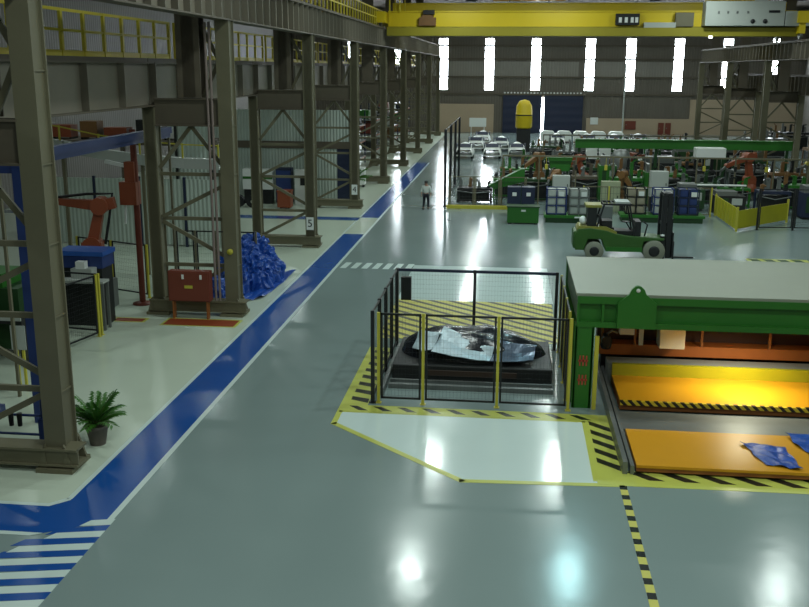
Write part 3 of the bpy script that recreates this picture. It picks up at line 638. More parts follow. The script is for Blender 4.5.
parts(thing('blue_bin', 'bright blue parts bin on a dark stand beneath the orange robot', 'bin', (-13.75, 29.3, 0)), [
    ('stand', m_dark, [(-.7, .7, -.4, .4, 0, 1.95)]), ('bin_body', m_bluep, [(-.75, .75, -.45, .45, 1.95, 2.35)]), ('rim', mat('bright_blue', (40, 84, 160), .4), [(-.8, .8, -.5, .5, 2.35, 2.5)])])
parts(thing('work_bench', 'grey work bench with white sheets inside the black fence', 'table', (-13.6, 28.75, 0)), [
    ('bench_top', m_lgrey, [(-.9, .8, -.4, .1, 1.55, 1.62)]), ('leg', m_steel, [(-.88, -.8, -.38, -.3, 0, 1.55)]), ('leg', m_steel, [(.7, .78, -.38, -.3, 0, 1.55)]), ('leg', m_steel, [(-.88, -.8, 0, .08, 0, 1.55)]), ('leg', m_steel, [(.7, .78, 0, .08, 0, 1.55)])])
parts(thing('instrument_case', 'pale grey instrument case standing on the work bench', 'box', (-13.55, 28.65, 1.62)), [('body', m_lgrey, [(-.35, .35, -.2, .2, 0, .38)]), ('lid', m_white, [(-.2, .1, -.15, .1, .38, .6)])])
tag(MB().box(-.4, .4, -.15, .15, 0, .05).build('paper_stack', m_white, None, loc=(-12.95 + -.95, 28.5, 1.625)), 'white paper sheets at the left end of the bench', 'paper')
jc = thing('jib_column', 'tall orange red jib column beside the second column frame', 'crane', (-13.0, 32.0, 0))
MB().lathe([(.11, 0), (.11, 6.2)], n=14).lathe([(.35, 0), (.35, .05), (.12, .1)], n=16).build('column', m_red, jc)
MB().box(-.5, .1, -.25, .2, 3.6, 4.4).box(-.3, .05, -.2, .2, 4.4, 5.1).build('carriage', m_rob, jc, 'bright orange carriage')
MB().bar((-.1, 0, 4.9), (-1.0, -.1, 5.1), .12).bar((-.4, 0, 3.6), (-.45, 0, 2.9), .06).build('arm', m_white, jc)
pt = thing('partition', 'pale corrugated partition with grey uprights behind the orange robot', 'partition', (-12.9, 43, 0))
for k in range(4): MB().box(-2.2 * (k + 1) + .06, -2.2 * k - .06, 0, .05, .1, 3.2).build('panel', m_panelW, pt)
for k in range(5): MB().box(-2.2 * k - .06, -2.2 * k + .06, -.04, .09, 0, 3.3).build('upright', m_dblue, pt)
pt = thing('partition', 'tall narrow corrugated partition seen through the second column frame', 'partition', (-14.1, 44, 0))
MB().box(-1.6, 0, 0, .05, 0, 5.6).build('panel', m_panelW, pt)
MB().box(0, .12, -.05, .1, 0, 5.7).build('upright', m_dark, pt)
MB().box(-1.72, -1.6, -.05, .1, 0, 5.7).build('upright', m_dark, pt)
cv = thing('curved_duct', 'big pale grey curved overhead conveyor behind the first column', 'duct', (0, 0, 0))
arc = [(-18.4, 35.2, 5.5), (-17.3, 35.6, 5.3), (-16.0, 36.2, 4.95), (-14.6, 36.8, 4.7), (-13.0, 37.2, 4.55), (-11.6, 37.4, 4.5)]
m_ = MB()
for a, b in zip(arc, arc[1:]): m_.bar(a, b, .55, .4)
m_.build('trough', m_lgrey, cv)
m_ = MB()
for a, b in zip(arc, arc[1:]): m_.bar(Vector(a) + Vector((0, -.2, .75)), Vector(b) + Vector((0, -.2, .75)), .05)
m_.build('handrail', m_yel, cv)
for i in (1, 3, 5): MB().box(arc[i][0] - .06, arc[i][0] + .06, arc[i][1] - .06, arc[i][1] + .06, 0, arc[i][2] - .15).build('support_post', m_col, cv)
for i in range(6): MB().box(arc[i][0] - .03, arc[i][0] + .03, arc[i][1] - .23, arc[i][1] - .17, arc[i][2] + .15, arc[i][2] + .8).build('rail_post', m_yel, cv)
mz = thing('mezzanine', 'side bay storage platform on steel posts loaded with orange and dark parts', 'platform', (0, 0, 0))
MB().box(-24, -14.6, 46, 49, 4.5, 4.7).build('deck', m_col2, mz)
for x in (-23.8, -19.4, -14.9): MB().box(x, x + .2, 46.1, 46.3, 0, 4.5).build('post', m_col2, mz)
for x in (-23.8, -14.9): MB().box(x, x + .2, 48.7, 48.9, 0, 4.5).build('post', m_col2, mz)
for i, (x, w, h_, m_x, lb) in enumerate([(-22.8, 1.1, .7, m_rob, 'orange crate farthest left on the storage platform'), (-21.3, .9, .9, m_robB, 'brown crate on the storage platform'), (-19.9, 1.2, .6, m_rob, 'orange crate near the middle of the storage platform'),
                                 (-18.3, 1.0, 1.0, m_dark, 'black crate on the storage platform'), (-16.8, 1.1, .6, m_white, 'white crate on the storage platform')]):
    c_ = thing('parts_crate', lb, 'crate', (x, 47.2, 4.7)); parts(c_, [('crate_body', m_x, [(-w / 2, w / 2, -.4, .4, .1, h_)]), ('skid', m_dark, [(-w / 2, -w / 2 + .1, -.4, .4, 0, .1), (w / 2 - .1, w / 2, -.4, .4, 0, .1)])])
en = thing('enclosure_wall', 'white enclosure wall with a dark door beyond plate 5', 'partition', (0, 60, 0))
MB().box(-22, -10.95, 0, .15, 0, 3.3).box(-22, -10.0, 0, .15, 3.75, 5.7).build('wall_sheet', m_panelW, en)
MB().box(-22, -10.0, -.06, .2, 3.3, 3.75).build('band', m_col2, en, 'dark horizontal band')
MB().box(-10.95, -10.15, 0, .1, 0, 3.3).build('door_leaf', m_dblue, en, 'dark blue door')
MB().box(-10.15, -10.0, -.05, .2, 0, 5.7).build('upright', m_col, en)
parts(thing('control_cabinet', 'dark blue cabinet before the white enclosure wall', 'cabinet', (-13.95, 58.2, 0)), [('body', m_dblue, [(-.5, .5, -.3, .3, .1, 2.25)]), ('door', m_bluep, [(-.45, .45, -.34, -.3, .3, 2.1)]), ('plinth', m_dark, [(-.45, .45, -.25, .25, 0, .1)])])
parts(thing('control_cabinet', 'white cabinet with a small dark gauge right of the blue cabinet', 'cabinet', (-12.8, 58.2, 0)), [('body', m_white, [(-.45, .45, -.3, .3, 0, 2.15)]), ('gauge', m_black, [(-.1, .2, -.33, -.3, 1.2, 1.7)])])
parts(thing('control_cabinet', 'white cabinet with a green stripe left of the blue cabinet', 'cabinet', (-15.6, 58.2, 0)), [('body', m_white, [(-.95, .95, -.3, .3, .9, 2.15)]), ('stand', m_dark, [(-.9, .9, -.25, .25, 0, .9)]), ('stripe', m_green, [(-.95, .95, -.32, -.3, 1.55, 1.7)])])
parts(thing('waste_bin', 'orange waste bin in front of the dark blue cabinet', 'bin', (-13.5, 56.3, 0)), [('bin_body', m_rob, [(-.4, .4, -.35, .35, .08, 1.0)]), ('lid', m_rob, [(-.43, .43, -.38, .38, 1.0, 1.1)]), ('castor', m_dark, [(-.3, -.2, -.2, .2, 0, .08), (.2, .3, -.2, .2, 0, .08)])])
for i, x in enumerate((-17.2, -16.4, -15.5)):
    w_ = thing('cable_drum', ['black cable drum leftmost of three by the white cabinets', 'black cable drum in the middle of three by the white cabinets', 'black cable drum rightmost of three by the white cabinets'][i], 'drum', (x, 56.3, 0), 0, 'cable drums by the white cabinets')
    MB().lathe([(.38, -.2), (.38, -.15), (.2, -.14), (.2, .14), (.38, .15), (.38, .2)], (0, 0, .38), 20, 'y').build('spool', m_black, w_)
    MB().lathe([(.1, -.22), (.1, -.2)], (0, 0, .38), 14, 'y').build('hub', m_hub, w_)
# storage racks down the side bay, past the enclosure
RK = ['orange steel storage rack past the number 4 frame, nearest of its row', 'orange storage rack, second of its row in the side bay', 'orange storage rack, third of its row in the side bay', 'orange storage rack, fourth of its row in the side bay', 'orange storage rack closest to the far wall']
r0 = thing('storage_rack', RK[0], 'rack', (-14.2, 66, 0), 0, 'storage racks in the side bay')
for x in (-1.2, 1.1):
    for y in (0, 7): MB().box(x, x + .1, y, y + .1, 0, 4.6).build('upright', m_dblue, r0)
for z in (.6, 2.0, 3.4):
    MB().box(-1.2, 1.2, 0, 7.1, z, z + .06).build('shelf', m_steel, r0); MB().box(-1.2, -1.1, 0, 7.1, z - .12, z).box(1.1, 1.2, 0, 7.1, z - .12, z).build('shelf_beam', m_rob, r0)
racks = [r0] + [dup(r0, (-14.2, 66 + 12.5 * k, 0), 0, RK[k]) for k in range(1, 5)]
cb = None; rnd = random.Random(5)
cols = [m_robB, m_dark, m_sack, m_green, m_robB, m_red]
cn = ['brown', 'black', 'whitish', 'green', 'tan', 'red']
protoc = {}
for ri in range(5):
    for li, z in enumerate((.66, 2.06, 3.46)):
        for j in range(3):
            q = rnd.randrange(6)
            loc = (-14.2 + rnd.uniform(-.1, .5), 66 + 12.5 * ri + 1.2 + 2.3 * j, z)
            lab = '%s crate on the %s shelf of the %s orange rack, %s along it' % (cn[q], ['lowest', 'middle', 'top'][li], NTH[ri], ['first', 'second', 'third'][j])
            if q not in protoc:
                c_ = thing('stored_crate', lab, 'crate', loc, 0, 'crates on the orange racks'); hh = .6 + .1 * q
                parts(c_, [('crate_body', cols[q], [(-.5, .5, -.6, .6, .1, hh)]), ('skid', m_dark, [(-.5, -.4, -.6, .6, 0, .1), (.4, .5, -.6, .6, 0, .1)])]); protoc[q] = c_
            else: dup(protoc[q], loc, 0, lab)
robot((-12.6, 63.0, 0), 2.2, 'orange robot just behind the number 4 column frame', m_rob, 1.3, 15, -10)
parts(thing('tool_cart', 'white wheeled cart near the fifth left column frame', 'cart', (-10.6, 67.5, 0)), [('cart_body', m_white, [(-.3, .3, -.4, .4, .2, 1.4)]), ('castor', m_black, [(-.25, -.15, -.3, .3, 0, .2), (.15, .25, -.3, .3, 0, .2)])])

# ------------------------------------------------------------------ person
def skin_body(pts, edges, rad, m, name, parent=None, lev=1):
    me = bpy.data.meshes.new(name); me.from_pydata(pts, edges, []); o = bpy.data.objects.new(name, me); C.objects.link(o)
    s = o.modifiers.new('skin', 'SKIN'); s.use_smooth_shade = True
    for i, r in enumerate(rad): me.skin_vertices[0].data[i].radius = (r, r) if not isinstance(r, tuple) else r
    me.skin_vertices[0].data[0].use_root = True
    u = o.modifiers.new('sub', 'SUBSURF'); u.levels = u.render_levels = lev
    me.materials.append(m)
    if parent: o.parent = parent
    return o
pe = thing('person', 'person in a white shirt and dark trousers walking up the aisle', 'person', (-4.98, 56.9, 0), -.15)
V = [(0, 0, .93), (0, 0, 1.12), (0, .02, 1.38), (0, .02, 1.50), (0, .03, 1.60), (0, .02, 1.66),
     (-.18, .02, 1.40), (-.27, .0, 1.14), (-.25, -.1, .92), (.18, .02, 1.40), (.28, .03, 1.14), (.27, .10, .92),
     (-.1, 0, .88), (-.13, .06, .5), (-.16, -.04, .1), (-.17, .1, .05), (.1, 0, .88), (.12, .12, .5), (.12, .1, .1), (.13, .24, .05)]
Ed = [(0, 1), (1, 2), (2, 3), (3, 4), (4, 5), (2, 6), (6, 7), (7, 8), (2, 9), (9, 10), (10, 11), (0, 12), (12, 13), (13, 14), (14, 15), (0, 16), (16, 17), (17, 18), (18, 19)]
R = [(.15, .11), (.14, .1), (.16, .1), .055, (.085, .1), (.075, .09), .06, .045, .03, .06, .045, .03, .09, .06, .04, .035, .09, .06, .04, .035]
skin_body(V, Ed, R, m_skin, 'body', pe, 2)
# clothes as slightly larger shells along the same skeleton
skin_body([V[0], V[1], V[2], (0, .02, 1.45), V[6], (-.27, 0, 1.16), (-.265, -.05, 1.04), V[9], (.28, .03, 1.16), (.28, .06, 1.04)],
          [(0, 1), (1, 2), (2, 3), (2, 4), (4, 5), (5, 6), (2, 7), (7, 8), (8, 9)], [(.175, .13), (.165, .125), (.19, .125), .075, .08, .065, .055, .08, .065, .055], m_shirt, 'shirt', pe, 2)
skin_body([(0, 0, .92), V[12], V[13], (-.155, -.03, .12), V[16], V[17], (.12, .1, .12)], [(0, 1), (1, 2), (2, 3), (0, 4), (4, 5), (5, 6)], [(.17, .125), .11, .08, .065, .11, .08, .065], m_trou, 'trousers', pe, 2)
hm = MB().lathe([(0, .0), (.06, .005), (.1, .04), (.115, .1), (.11, .13)], n=16); hm.v = [(x, y - .0 + .02, 1.75 - z) for x, y, z in hm.v]; hm.build('hair', m_hair, pe)
for x, y, nm in ((-.165, -.04, 'shoe'), (.12, .1, 'shoe')): MB().lathe([(0, 0), (.05, .01), (.055, .05), (.045, .09), (0, .1)], (x, y, 0), 12).box(x - .045, x + .045, y, y + .2, 0, .07).build(nm, m_shoe, pe, bev=.015)
for sx, p0 in ((-1, (-.25, -.1, .92)), (1, (.27, .10, .92))):   # five fingers on each hand
    p0 = Vector(p0); palm_c = p0 + Vector((0, 0, -.05)); hv = [p0, palm_c]; he = [(0, 1)]; hr = [.028, (.04, .02)]
    for k in range(4):
        b = palm_c + Vector((0, (k - 1.5) * .02, -.04)); m1 = b + Vector((-sx * .01, 0, -.03)); e1 = m1 + Vector((-sx * .018, 0, -.025 - .006 * (1.5 - abs(k - 1.5))))
        i = len(hv); hv += [b, m1, e1]; he += [(1, i), (i, i + 1), (i + 1, i + 2)]; hr += [.01, .009, .008]
    b = palm_c + Vector((0, .035, 0)); e1 = b + Vector((-sx * .01, .02, -.035)); i = len(hv); hv += [b, e1]; he += [(1, i), (i, i + 1)]; hr += [.011, .009]
    skin_body(hv, he, hr, m_skin, 'hand', pe, 1)

# ------------------------------------------------------------------ forklift
fk = thing('forklift', 'green and yellow forklift truck parked behind the green gantry', 'forklift', (3.84, 43.0, 0))
m_tyre = mat('pale_worn_tyre', (128, 130, 114), .8, 0, .1, 4)
m_fg = mat('forklift_green', (50, 90, 30), .4, 0, .15, 3); m_fy = mat('forklift_yellow_green', (136, 134, 56), .4, 0, .15, 3)
body = [(-.85, .45), (-.45, .45), (-.3, .95), (.3, .95), (.5, .42), (2.05, .42), (2.15, .9), (3.0, .95), (3.05, 1.05), (1.5, 1.12), (.95, 1.2), (.5, 1.35), (-.2, 1.45), (-.75, 1.4), (-.9, 1.1)]
MB().prism(body, -.62, .62).build('chassis', m_fg, fk, bev=.03)
MB().box(.5, 2.1, -.64, .64, .42, .62).build('side_step', m_green, fk)
MB().prism([(-.8, 1.36), (.45, 1.3), (.95, 1.16), (.95, 1.28), (.5, 1.5), (-.7, 1.52)], -.6, .6).build('hood', m_fy, fk)
MB().box(-.95, -.55, -.58, .58, .5, 1.3).build('counterweight', m_fg, fk, bev=.08)
for x, r, w in ((0, .42, .3), (2.6, .48, .36)):
    for s in (-1, 1):
        wv = MB().lathe([(r * .45, -w / 2), (r * .92, -w / 2), (r, -w / 2 + .05), (r, w / 2 - .05), (r * .92, w / 2), (r * .45, w / 2)], (x, s * .55, r), 26, 'y').build('wheel', m_tyre, fk)
        MB().lathe([(0, -w / 2 - .01), (r * .3, -w / 2 - .01), (r * .5, -w / 2 - .005), (r * .5, w / 2 + .005), (r * .3, w / 2 + .01), (0, w / 2 + .01)], (x, s * .55, r), 20, 'y').build('rim', m_dark, wv, 'dark rim')
MB().box(.35, .8, -.3, .3, 1.2, 1.35).prism([(.3, 1.3), (.42, 1.3), (.25, 1.95), (.15, 1.95)], -.28, .28).box(.35, .85, -.28, .28, 1.33, 1.43).build('seat', m_black, fk)
gd = MB()
for y in (-.52, .52):
    gd.bar((.05, y, 1.4), (.35, y, 2.5), .07).bar((1.75, y, 1.05), (1.45, y, 2.5), .07).bar((.3, y, 2.5), (1.5, y, 2.5), .08)
for k in range(7): gd.box(.3 + k * .2, .34 + k * .2, -.52, .52, 2.48, 2.53)
gd.build('overhead_guard', m_black, fk)
MB().box(.85, 1.45, -.5, .5, 2.53, 2.62).build('roof_sheet', m_lgrey, fk)
MB().tube([(1.75, 0, 1.1), (1.4, 0, 1.65)], .03).lathe([(.17, -.02), (.2, 0), (.17, .02)], (1.38, 0, 1.68), 16, 'z').build('steering_wheel', m_black, fk)
MB().box(.5, 1.9, -.45, .45, 1.0, 1.32).box(.3, .75, -.4, .4, 1.3, 1.75).box(1.75, 2.0, -.5, .5, .9, 1.75).build('cab_interior', m_black, fk)
mt = MB()
for y in (-.42, .42): mt.box(2.86, 3.08, y - .07, y + .07, .1, 2.95).box(3.12, 3.34, y - .05, y + .05, .15, 2.9)
for z in (.5, 1.6, 2.9): mt.box(2.9, 3.3, -.42, .42, z, z + .12)
for x in (-.3, -.1, .1, .3): mt.box(3.36, 3.4, x - .02, x + .02, 1.2, 1.9)
mt.box(3.36, 3.4, -.5, .5, 1.85, 1.92)
mt.build('mast', m_black, fk)
MB().tube([(3.17, 0, .2), (3.17, 0, 2.3)], .05).build('lift_cylinder', m_steel, fk)
MB().box(3.38, 3.44, -.55, .55, .25, 1.3).box(3.38, 3.44, -.6, .6, .25, .4).build('fork_carriage', m_black, fk)
for y in (-.35, .35): MB().box(3.44, 3.5, y - .06, y + .06, .06, .9).box(3.44, 4.5, y - .06, y + .06, .03, .08).build('fork', m_dark, fk)
MB().lathe([(0, -.32), (.1, -.3), (.16, -.22), (.16, .22), (.1, .3), (0, .32)], (-.5, 0, 1.7), 18, 'y').build('gas_bottle', m_white, fk, 'white gas bottle')
MB().box(-.35, .05, -.5, .5, 1.52, 2.35).build('canister', m_dark, fk, 'dark air filter housing')
MB().box(-.45, .25, -.52, .52, 2.35, 2.46).build('canister_lid', m_fy, fk)
MB().tube([(2.2, -.3, 1.1), (2.3, -.3, 1.6), (2.1, -.3, 1.75)], .035).build('lever', m_black, fk)
MB().lathe([(.09, 0), (.09, .06), (0, .07)], (2.95, -.5, 1.15), 12).build('head_lamp', m_white, fk)

# ------------------------------------------------------------------ crate racks and boxes in the right hall
gb = thing('green_crate', 'plain green steel container on the floor left of the blue crates', 'container', (.78, 52.5, 0))
parts(gb, [('container_body', m_green, [(-.86, .86, -.4, .5, .08, .92)]), ('rim', m_dkgreen, [(-.9, .9, -.44, .54, .92, .98)]), ('skid', m_dark, [(-.8, -.6, -.4, .5, 0, .08), (.6, .8, -.4, .5, 0, .08)]), ('label_plate', m_white, [(-.1, .15, -.42, -.4, .7, .8)])])
for i, x in enumerate((.3, 1.1)):
    c_ = thing('black_crate', 'black plastic crate with a white tag, %s one above the green container' % ['left', 'right'][i], 'crate', (x - .02, 55.2, 0))
    parts(c_, [('crate_body', m_dblue, [(-.38, .38, -.4, .4, .75, 1.7)]), ('stand', m_dark, [(-.36, -.3, -.38, .38, 0, .75), (.3, .36, -.38, .38, 0, .75)]), ('tag', m_white, [(-.1, .14, -.42, -.4, 1.2, 1.4)])])
def platform(x0, x1, y, label):
    return parts(thing('green_platform', label, 'platform', (x0, y, 0)), [('deck', m_green, [(0, x1 - x0, 0, 1.4, .28, .42)]), ('skirt', m_dkgreen, [(.1, x1 - x0 - .1, .1, 1.3, .0, .28)]), ('lug', m_white, [((x1 - x0) / 2, (x1 - x0) / 2 + .3, -.03, 0, .3, .38)])])
platform(1.95, 5.3, 52.8, 'low green platform under the two left blue crates')
platform(6.2, 10.8, 53.6, 'low green platform under the three right blue crates')
def wire_crate(loc, label, fm=m_bluep, cm=m_sack):
    t = thing('wire_crate', label, 'crate', loc, 0, 'blue wire crates on the green platforms')
    f = MB()
    for x in (-.55, .5):
        for y in (0, 1.0): f.box(x, x + .06, y, y + .06, 0, 1.45)
    for z in (.05, .5, .95, 1.4): f.box(-.55, .56, 0, .04, z, z + .05).box(-.55, .56, 1.02, 1.06, z, z + .05).box(-.55, -.51, 0, 1.06, z, z + .05).box(.52, .56, 0, 1.06, z, z + .05)
    f.box(-.03, .03, -.01, .03, 0, 1.45).build('frame', fm, t)
    MB().box(-.55, .56, 0, 1.06, 0, .05).build('floor_sheet', m_dark, t)
    for i, (x0, z0) in enumerate([(-.48, .06), (.04, .06), (-.48, .55), (.04, .55), (-.48, 1.0), (.04, 1.0)]): MB().box(x0, x0 + .44, .08, .95, z0, z0 + .4).build('bag', cm, t, bev=.05)
    MB().box(.1, .4, -.03, -.01, 1.05, 1.3).build('tag', m_white, t, 'white tag')
    return t
w0 = wire_crate((2.62, 53.0, .42), 'blue wire crate, leftmost of the row, with a white tag')
w1 = wire_crate((3.85, 53.0, .42), 'grey framed crate beside the leftmost blue crate', m_steel, m_lgrey)
w2 = wire_crate((7.05, 53.8, .42), 'dark framed crate of tan bags behind the forklift mast', m_dark, mat('tan_bag', (158, 150, 128), .7))
w3 = dup(w0, (8.55, 53.8, .42), 0, 'blue wire crate just right of the forklift mast')
w4 = wire_crate((9.9, 53.8, .42), 'dark blue crate with full panels, rightmost of the row', m_dblue, m_bluep)
def cabinet(loc, label, w, h, m=m_lgrey, legs=0.0, d=.6):
    t = thing('grey_cabinet', label, 'cabinet', loc)
    sp = [('body', m, [(-w / 2, w / 2, 0, d, legs, h)]), ('door', m, [(-w / 2 + .05, w / 2 - .05, -.03, 0, legs + .08, h - .06)])]
    if legs: sp.append(('stand', m_dark, [(-w / 2 + .05, -w / 2 + .12, .05, d - .05, 0, legs), (w / 2 - .12, w / 2 - .05, .05, d - .05, 0, legs)]))
    parts(t, sp); MB().box(w / 2 - .16, w / 2 - .12, -.06, -.03, (legs + h) / 2 - .08, (legs + h) / 2 + .08).build('handle', m_black, t); return t
cabinet((3.02, 56.6, 0), 'pale grey cabinet beneath the green hopper', 1.0, 2.2, m_lgrey, 1.1)
cabinet((8.87, 58, 0), 'pale grey cabinet standing left of centre in the far machine line', 1.05, 2.4, m_lgrey, .9)
cabinet((6.0, 57.5, 0), 'pale olive cabinet between the two green platforms', 1.1, 1.8, mat('pale_olive', (150, 158, 128), .5))
cabinet((4.75, 50.2, 0), 'low grey stand right behind the forklift roof', 1.3, 1.35, m_steel)
ho2 = thing('green_hopper', 'green open hopper above the pale grey cabinet', 'hopper', (3.1, 60.2, 0))
MB().prism([(-.55, 2.1), (.55, 2.1), (.75, 2.95), (-.75, 2.95)], 0, 1.0).build('hopper_body', m_green, ho2)
for x in (-.5, .42): MB().box(x, x + .08, .1, .9, 0, 2.1).build('leg', m_dkgreen, ho2)
def fixture(loc, label, w, h, m, seed, d=1.2, rz=0):
    """welding fixture: framed table with clamps, pipes and a hood"""
    rnd = random.Random(seed); t = thing('welding_fixture', label, 'machine', loc, rz)
    MB().box(-w / 2, w / 2, 0, d, .55 * h, .62 * h).build('frame_table', m, t); MB().box(-w / 2 + .12, w / 2 - .12, 0, .1, .1, .2).build('lower_rail', m, t)
    for x in (-w / 2, w / 2 - .12):
        for y in (0, d - .12): MB().box(x, x + .12, y, y + .12, 0, .55 * h).build('leg', m, t)
    n = max(3, int(w / .45))
    for k in range(n):
        x = -w / 2 + .2 + (w - .4) * k / max(1, n - 1); hh = h * rnd.uniform(.75, 1.0); y = rnd.uniform(.1, d - .3)
        mm = rnd.choice([m, m_steel, m_dark, m, m_robB])
        MB().box(x - .1, x + .1, y, y + .2, .62 * h, hh).bar((x, y + .1, hh), (x + rnd.uniform(-.35, .35), y - .15, hh + rnd.uniform(-.15, .2)), .09).box(x - .14, x + .05, y - .05, y + .1, .62 * h, .7 * h).build('clamp', mm, t)
    MB().box(-w / 2 + .15, w / 2 - .15, .3, d - .2, .1, .5 * h).build('drive_unit', m_dark, t)
    MB().tube([(-w / 2, -.05, .5 * h), (0, -.1, .42 * h), (w / 2, -.05, .5 * h)], .035, 6).build('hose', m_steel, t)
    return t
FX = [((-2.2, 60.3, 0), 'dark low machine just inside the corner of the fenced cell', 2.2, 1.5, m_dark), ((-.2, 63, 0), 'green fixture behind the dark low machine', 1.8, 2.0, m_green),
      ((1.6, 61.5, 0), 'dark green fixture behind the black crates', 2.0, 2.3, m_dkgreen), ((5.0, 62.5, 0), 'olive fixture right of the green hopper', 2.0, 2.5, m_col2),
      ((7.3, 60.8, 0), 'green fixture left of the pale grey cabinet', 2.0, 2.7, m_green), ((9.9, 63.5, 0), 'dark fixture right of the pale grey cabinet', 2.2, 2.2, m_dark),
      ((12.0, 62, 0), 'green fixture with pipes behind the blue crates', 2.4, 2.0, m_dkgreen), ((13.9, 60.5, 0), 'bright green fixture above the yellow barrier', 1.8, 1.9, m_green),
      ((15.4, 57.3, 0), 'dark blue press unit inside the yellow barrier', 1.8, 2.3, m_dblue), ((17.6, 60, 0), 'green machine behind the black guard frame', 2.0, 2.4, m_green),
      ((.9, 70, 0), 'green fixture at the back of the line near the car bodies', 3.2, 2.0, m_green), ((4.2, 74, 0), 'green and grey fixture before the white bodies', 3.2, 2.2, m_dkgreen),
      ((7.8, 78, 0), 'far green fixture before the blue door', 3.5, 2.2, m_green), ((18.5, 66, 0), 'tan machine at the right end of the line', 2.2, 2.6, m_robB),
      ((12.9, 68.0, 0), 'black machine beneath the white unit under the green beam', 2.6, 2.4, m_dark), ((16.8, 70, 0), 'steel grey machine under the green beam', 2.6, 2.2, m_steel),
      ((3.2, 67, 0), 'grey fixture behind the green hopper', 1.8, 2.4, m_steel), ((8.2, 66, 0), 'brown fixture before the long green beam', 1.8, 2.6, m_robB)]
for i, (loc, lab, w, h_, m_x) in enumerate(FX): fixture(loc, lab, w, h_, m_x, 20 + i)
ch = thing('green_chute', 'sloping green chute above the black crates', 'chute', (0, 58.6, 0))
MB().prism([(-1.3, 1.3), (.7, 2.35), (.9, 2.35), (.9, 1.6), (-.9, 1.1)], 0, .9).build('chute_body', m_green, ch)
for x in (-.8, .7): MB().box(x, x + .08, .1, .18, 0, 1.4).build('leg', m_dkgreen, ch)
lb_ = thing('long_beam', 'long green overhead beam carried on posts across the machine line', 'beam', (0, 70, 0))
MB().box(4.6, 19.6, -.25, .25, 2.8, 3.4).box(4.6, 19.6, -.32, .32, 3.38, 3.44).build('beam_body', m_green, lb_)
for x in (4.8, 10.2, 14.9, 19.2): MB().box(x, x + .2, -.12, .12, 0, 2.8).build('post', m_dkgreen, lb_)
tag(MB().box(12.6, 14.6, 67.3, 68.3, 2.42, 3.1).build('ventilation_unit', m_white, bev=.04), 'white ventilation unit on the black machine beneath the green beam', 'unit')
robot((2.0, 66.5, 0), .6, 'tan robot behind the green chute', m_robB, 1.15, 5, -30)
robot((2.75, 58.4, 0), 1.2, 'brown yellow robot beside the pale cabinet and hopper', m_robB, 1.0, -5, -10)
robot((5.0, 66.0, 0), -.5, 'orange robot between the hopper and the green beam', m_rob, 1.15, 20, -35)
robot((6.6, 58.6, 0), 2.6, 'reddish robot right of the hopper', m_robB, 1.0, 10, -50)
robot((15.6, 64.5, 0), .3, 'orange robot beneath the green beam above the yellow barrier', m_rob, 1.3, 8, -20)
robot((20.6, 63.5, 0), .1, 'yellow robot at the right edge of the photo', m_robY, 1.25, 12, -5)
robot((8.9, 72.0, 0), 2.0, 'orange robot seen under the left part of the green beam', m_rob, 1.0, 12, 5)
tk2 = thing('round_tank', 'dark grey round tank behind the green fixtures', 'tank', (7.7, 68.5, 0))
MB().lathe([(.55, .8), (.7, .95), (.7, 2.3), (.5, 2.75), (.15, 2.85), (0, 2.85)], n=24).build('vessel', m_steel, tk2)
for a in range(3): MB().box(-.04 + .5 * math.cos(a * 2.1), .04 + .5 * math.cos(a * 2.1), -.04 + .5 * math.sin(a * 2.1), .04 + .5 * math.sin(a * 2.1), 0, .9).build('leg', m_dark, tk2)
wp = thing('white_pipe', 'long white horizontal pipe on stands behind the yellow barrier', 'pipe', (0, 59.3, 0))
MB().tube([(10.3, 0, 1.5), (14.2, 0, 1.5)], .06).build('pipe_run', m_white, wp)
for x in (10.5, 12.2, 14.0): MB().box(x, x + .06, -.03, .03, 0, 1.46).build('stand', m_steel, wp)
for i, (x, lb) in enumerate([(6.1, 'white machine housing, left one before the green beam'), (7.0, 'white machine housing, right one before the green beam')]):
    parts(thing('white_housing', lb, 'machine', (x + .1 * i, 73.5, 0)), [('housing', m_white, [(-.4, .4, 0, .8, 1.7, 2.6)]), ('stand', m_dark, [(-.35, .35, .1, .7, 0, 1.7)])])
yb = thing('yellow_barrier', 'yellow sheet barrier wall around the right machine cell', 'barrier', (0, 0, 0))
sd = MB()
vs = [(11.95, 56.8, 0), (11.95, 51.3, 0), (11.95, 51.3, 1.15), (11.95, 56.8, 1.2)]
MB().prism([(51.3, .1), (56.8, .1), (56.8, 1.2), (51.3, 1.2)], 11.95, 12.0, 'x').build('side_sheet', m_yolive, yb)
for k in range(8): MB().box(11.92, 11.95, 51.4 + k * .74, 51.46 + k * .74, .1, 1.2).build('rib', m_yel, yb)
MB().bar((12.0, 51.3, .62), (15.5, 54.9, .62), .04, .95).build('front_sheet', m_yolive, yb)
for q in ((11.97, 51.3), (13.4, 52.7), (15.5, 54.9), (11.97, 56.8)): MB().box(q[0] - .05, q[0] + .05, q[1] - .05, q[1] + .05, 0, 1.3).build('post', m_yel, yb)
yv = thing('yellow_tank', 'tall yellow round topped tank on a black base before the blue door', 'tank', (1.25, 100, 0))
MB().lathe([(0, 2.3), (.75, 2.35), (.85, 2.5), (.85, 3.6), (.86, 3.62), (.86, 3.68), (.85, 3.7), (.78, 4.6), (.5, 5.1), (0, 5.25)], n=28).build('vessel', m_yellow, yv)
MB().lathe([(.87, 3.62), (.87, 3.74)], n=28).build('seam_band', m_black, yv)
MB().box(-.7, .7, -.6, .6, 0, 2.3).build('base', m_black, yv)

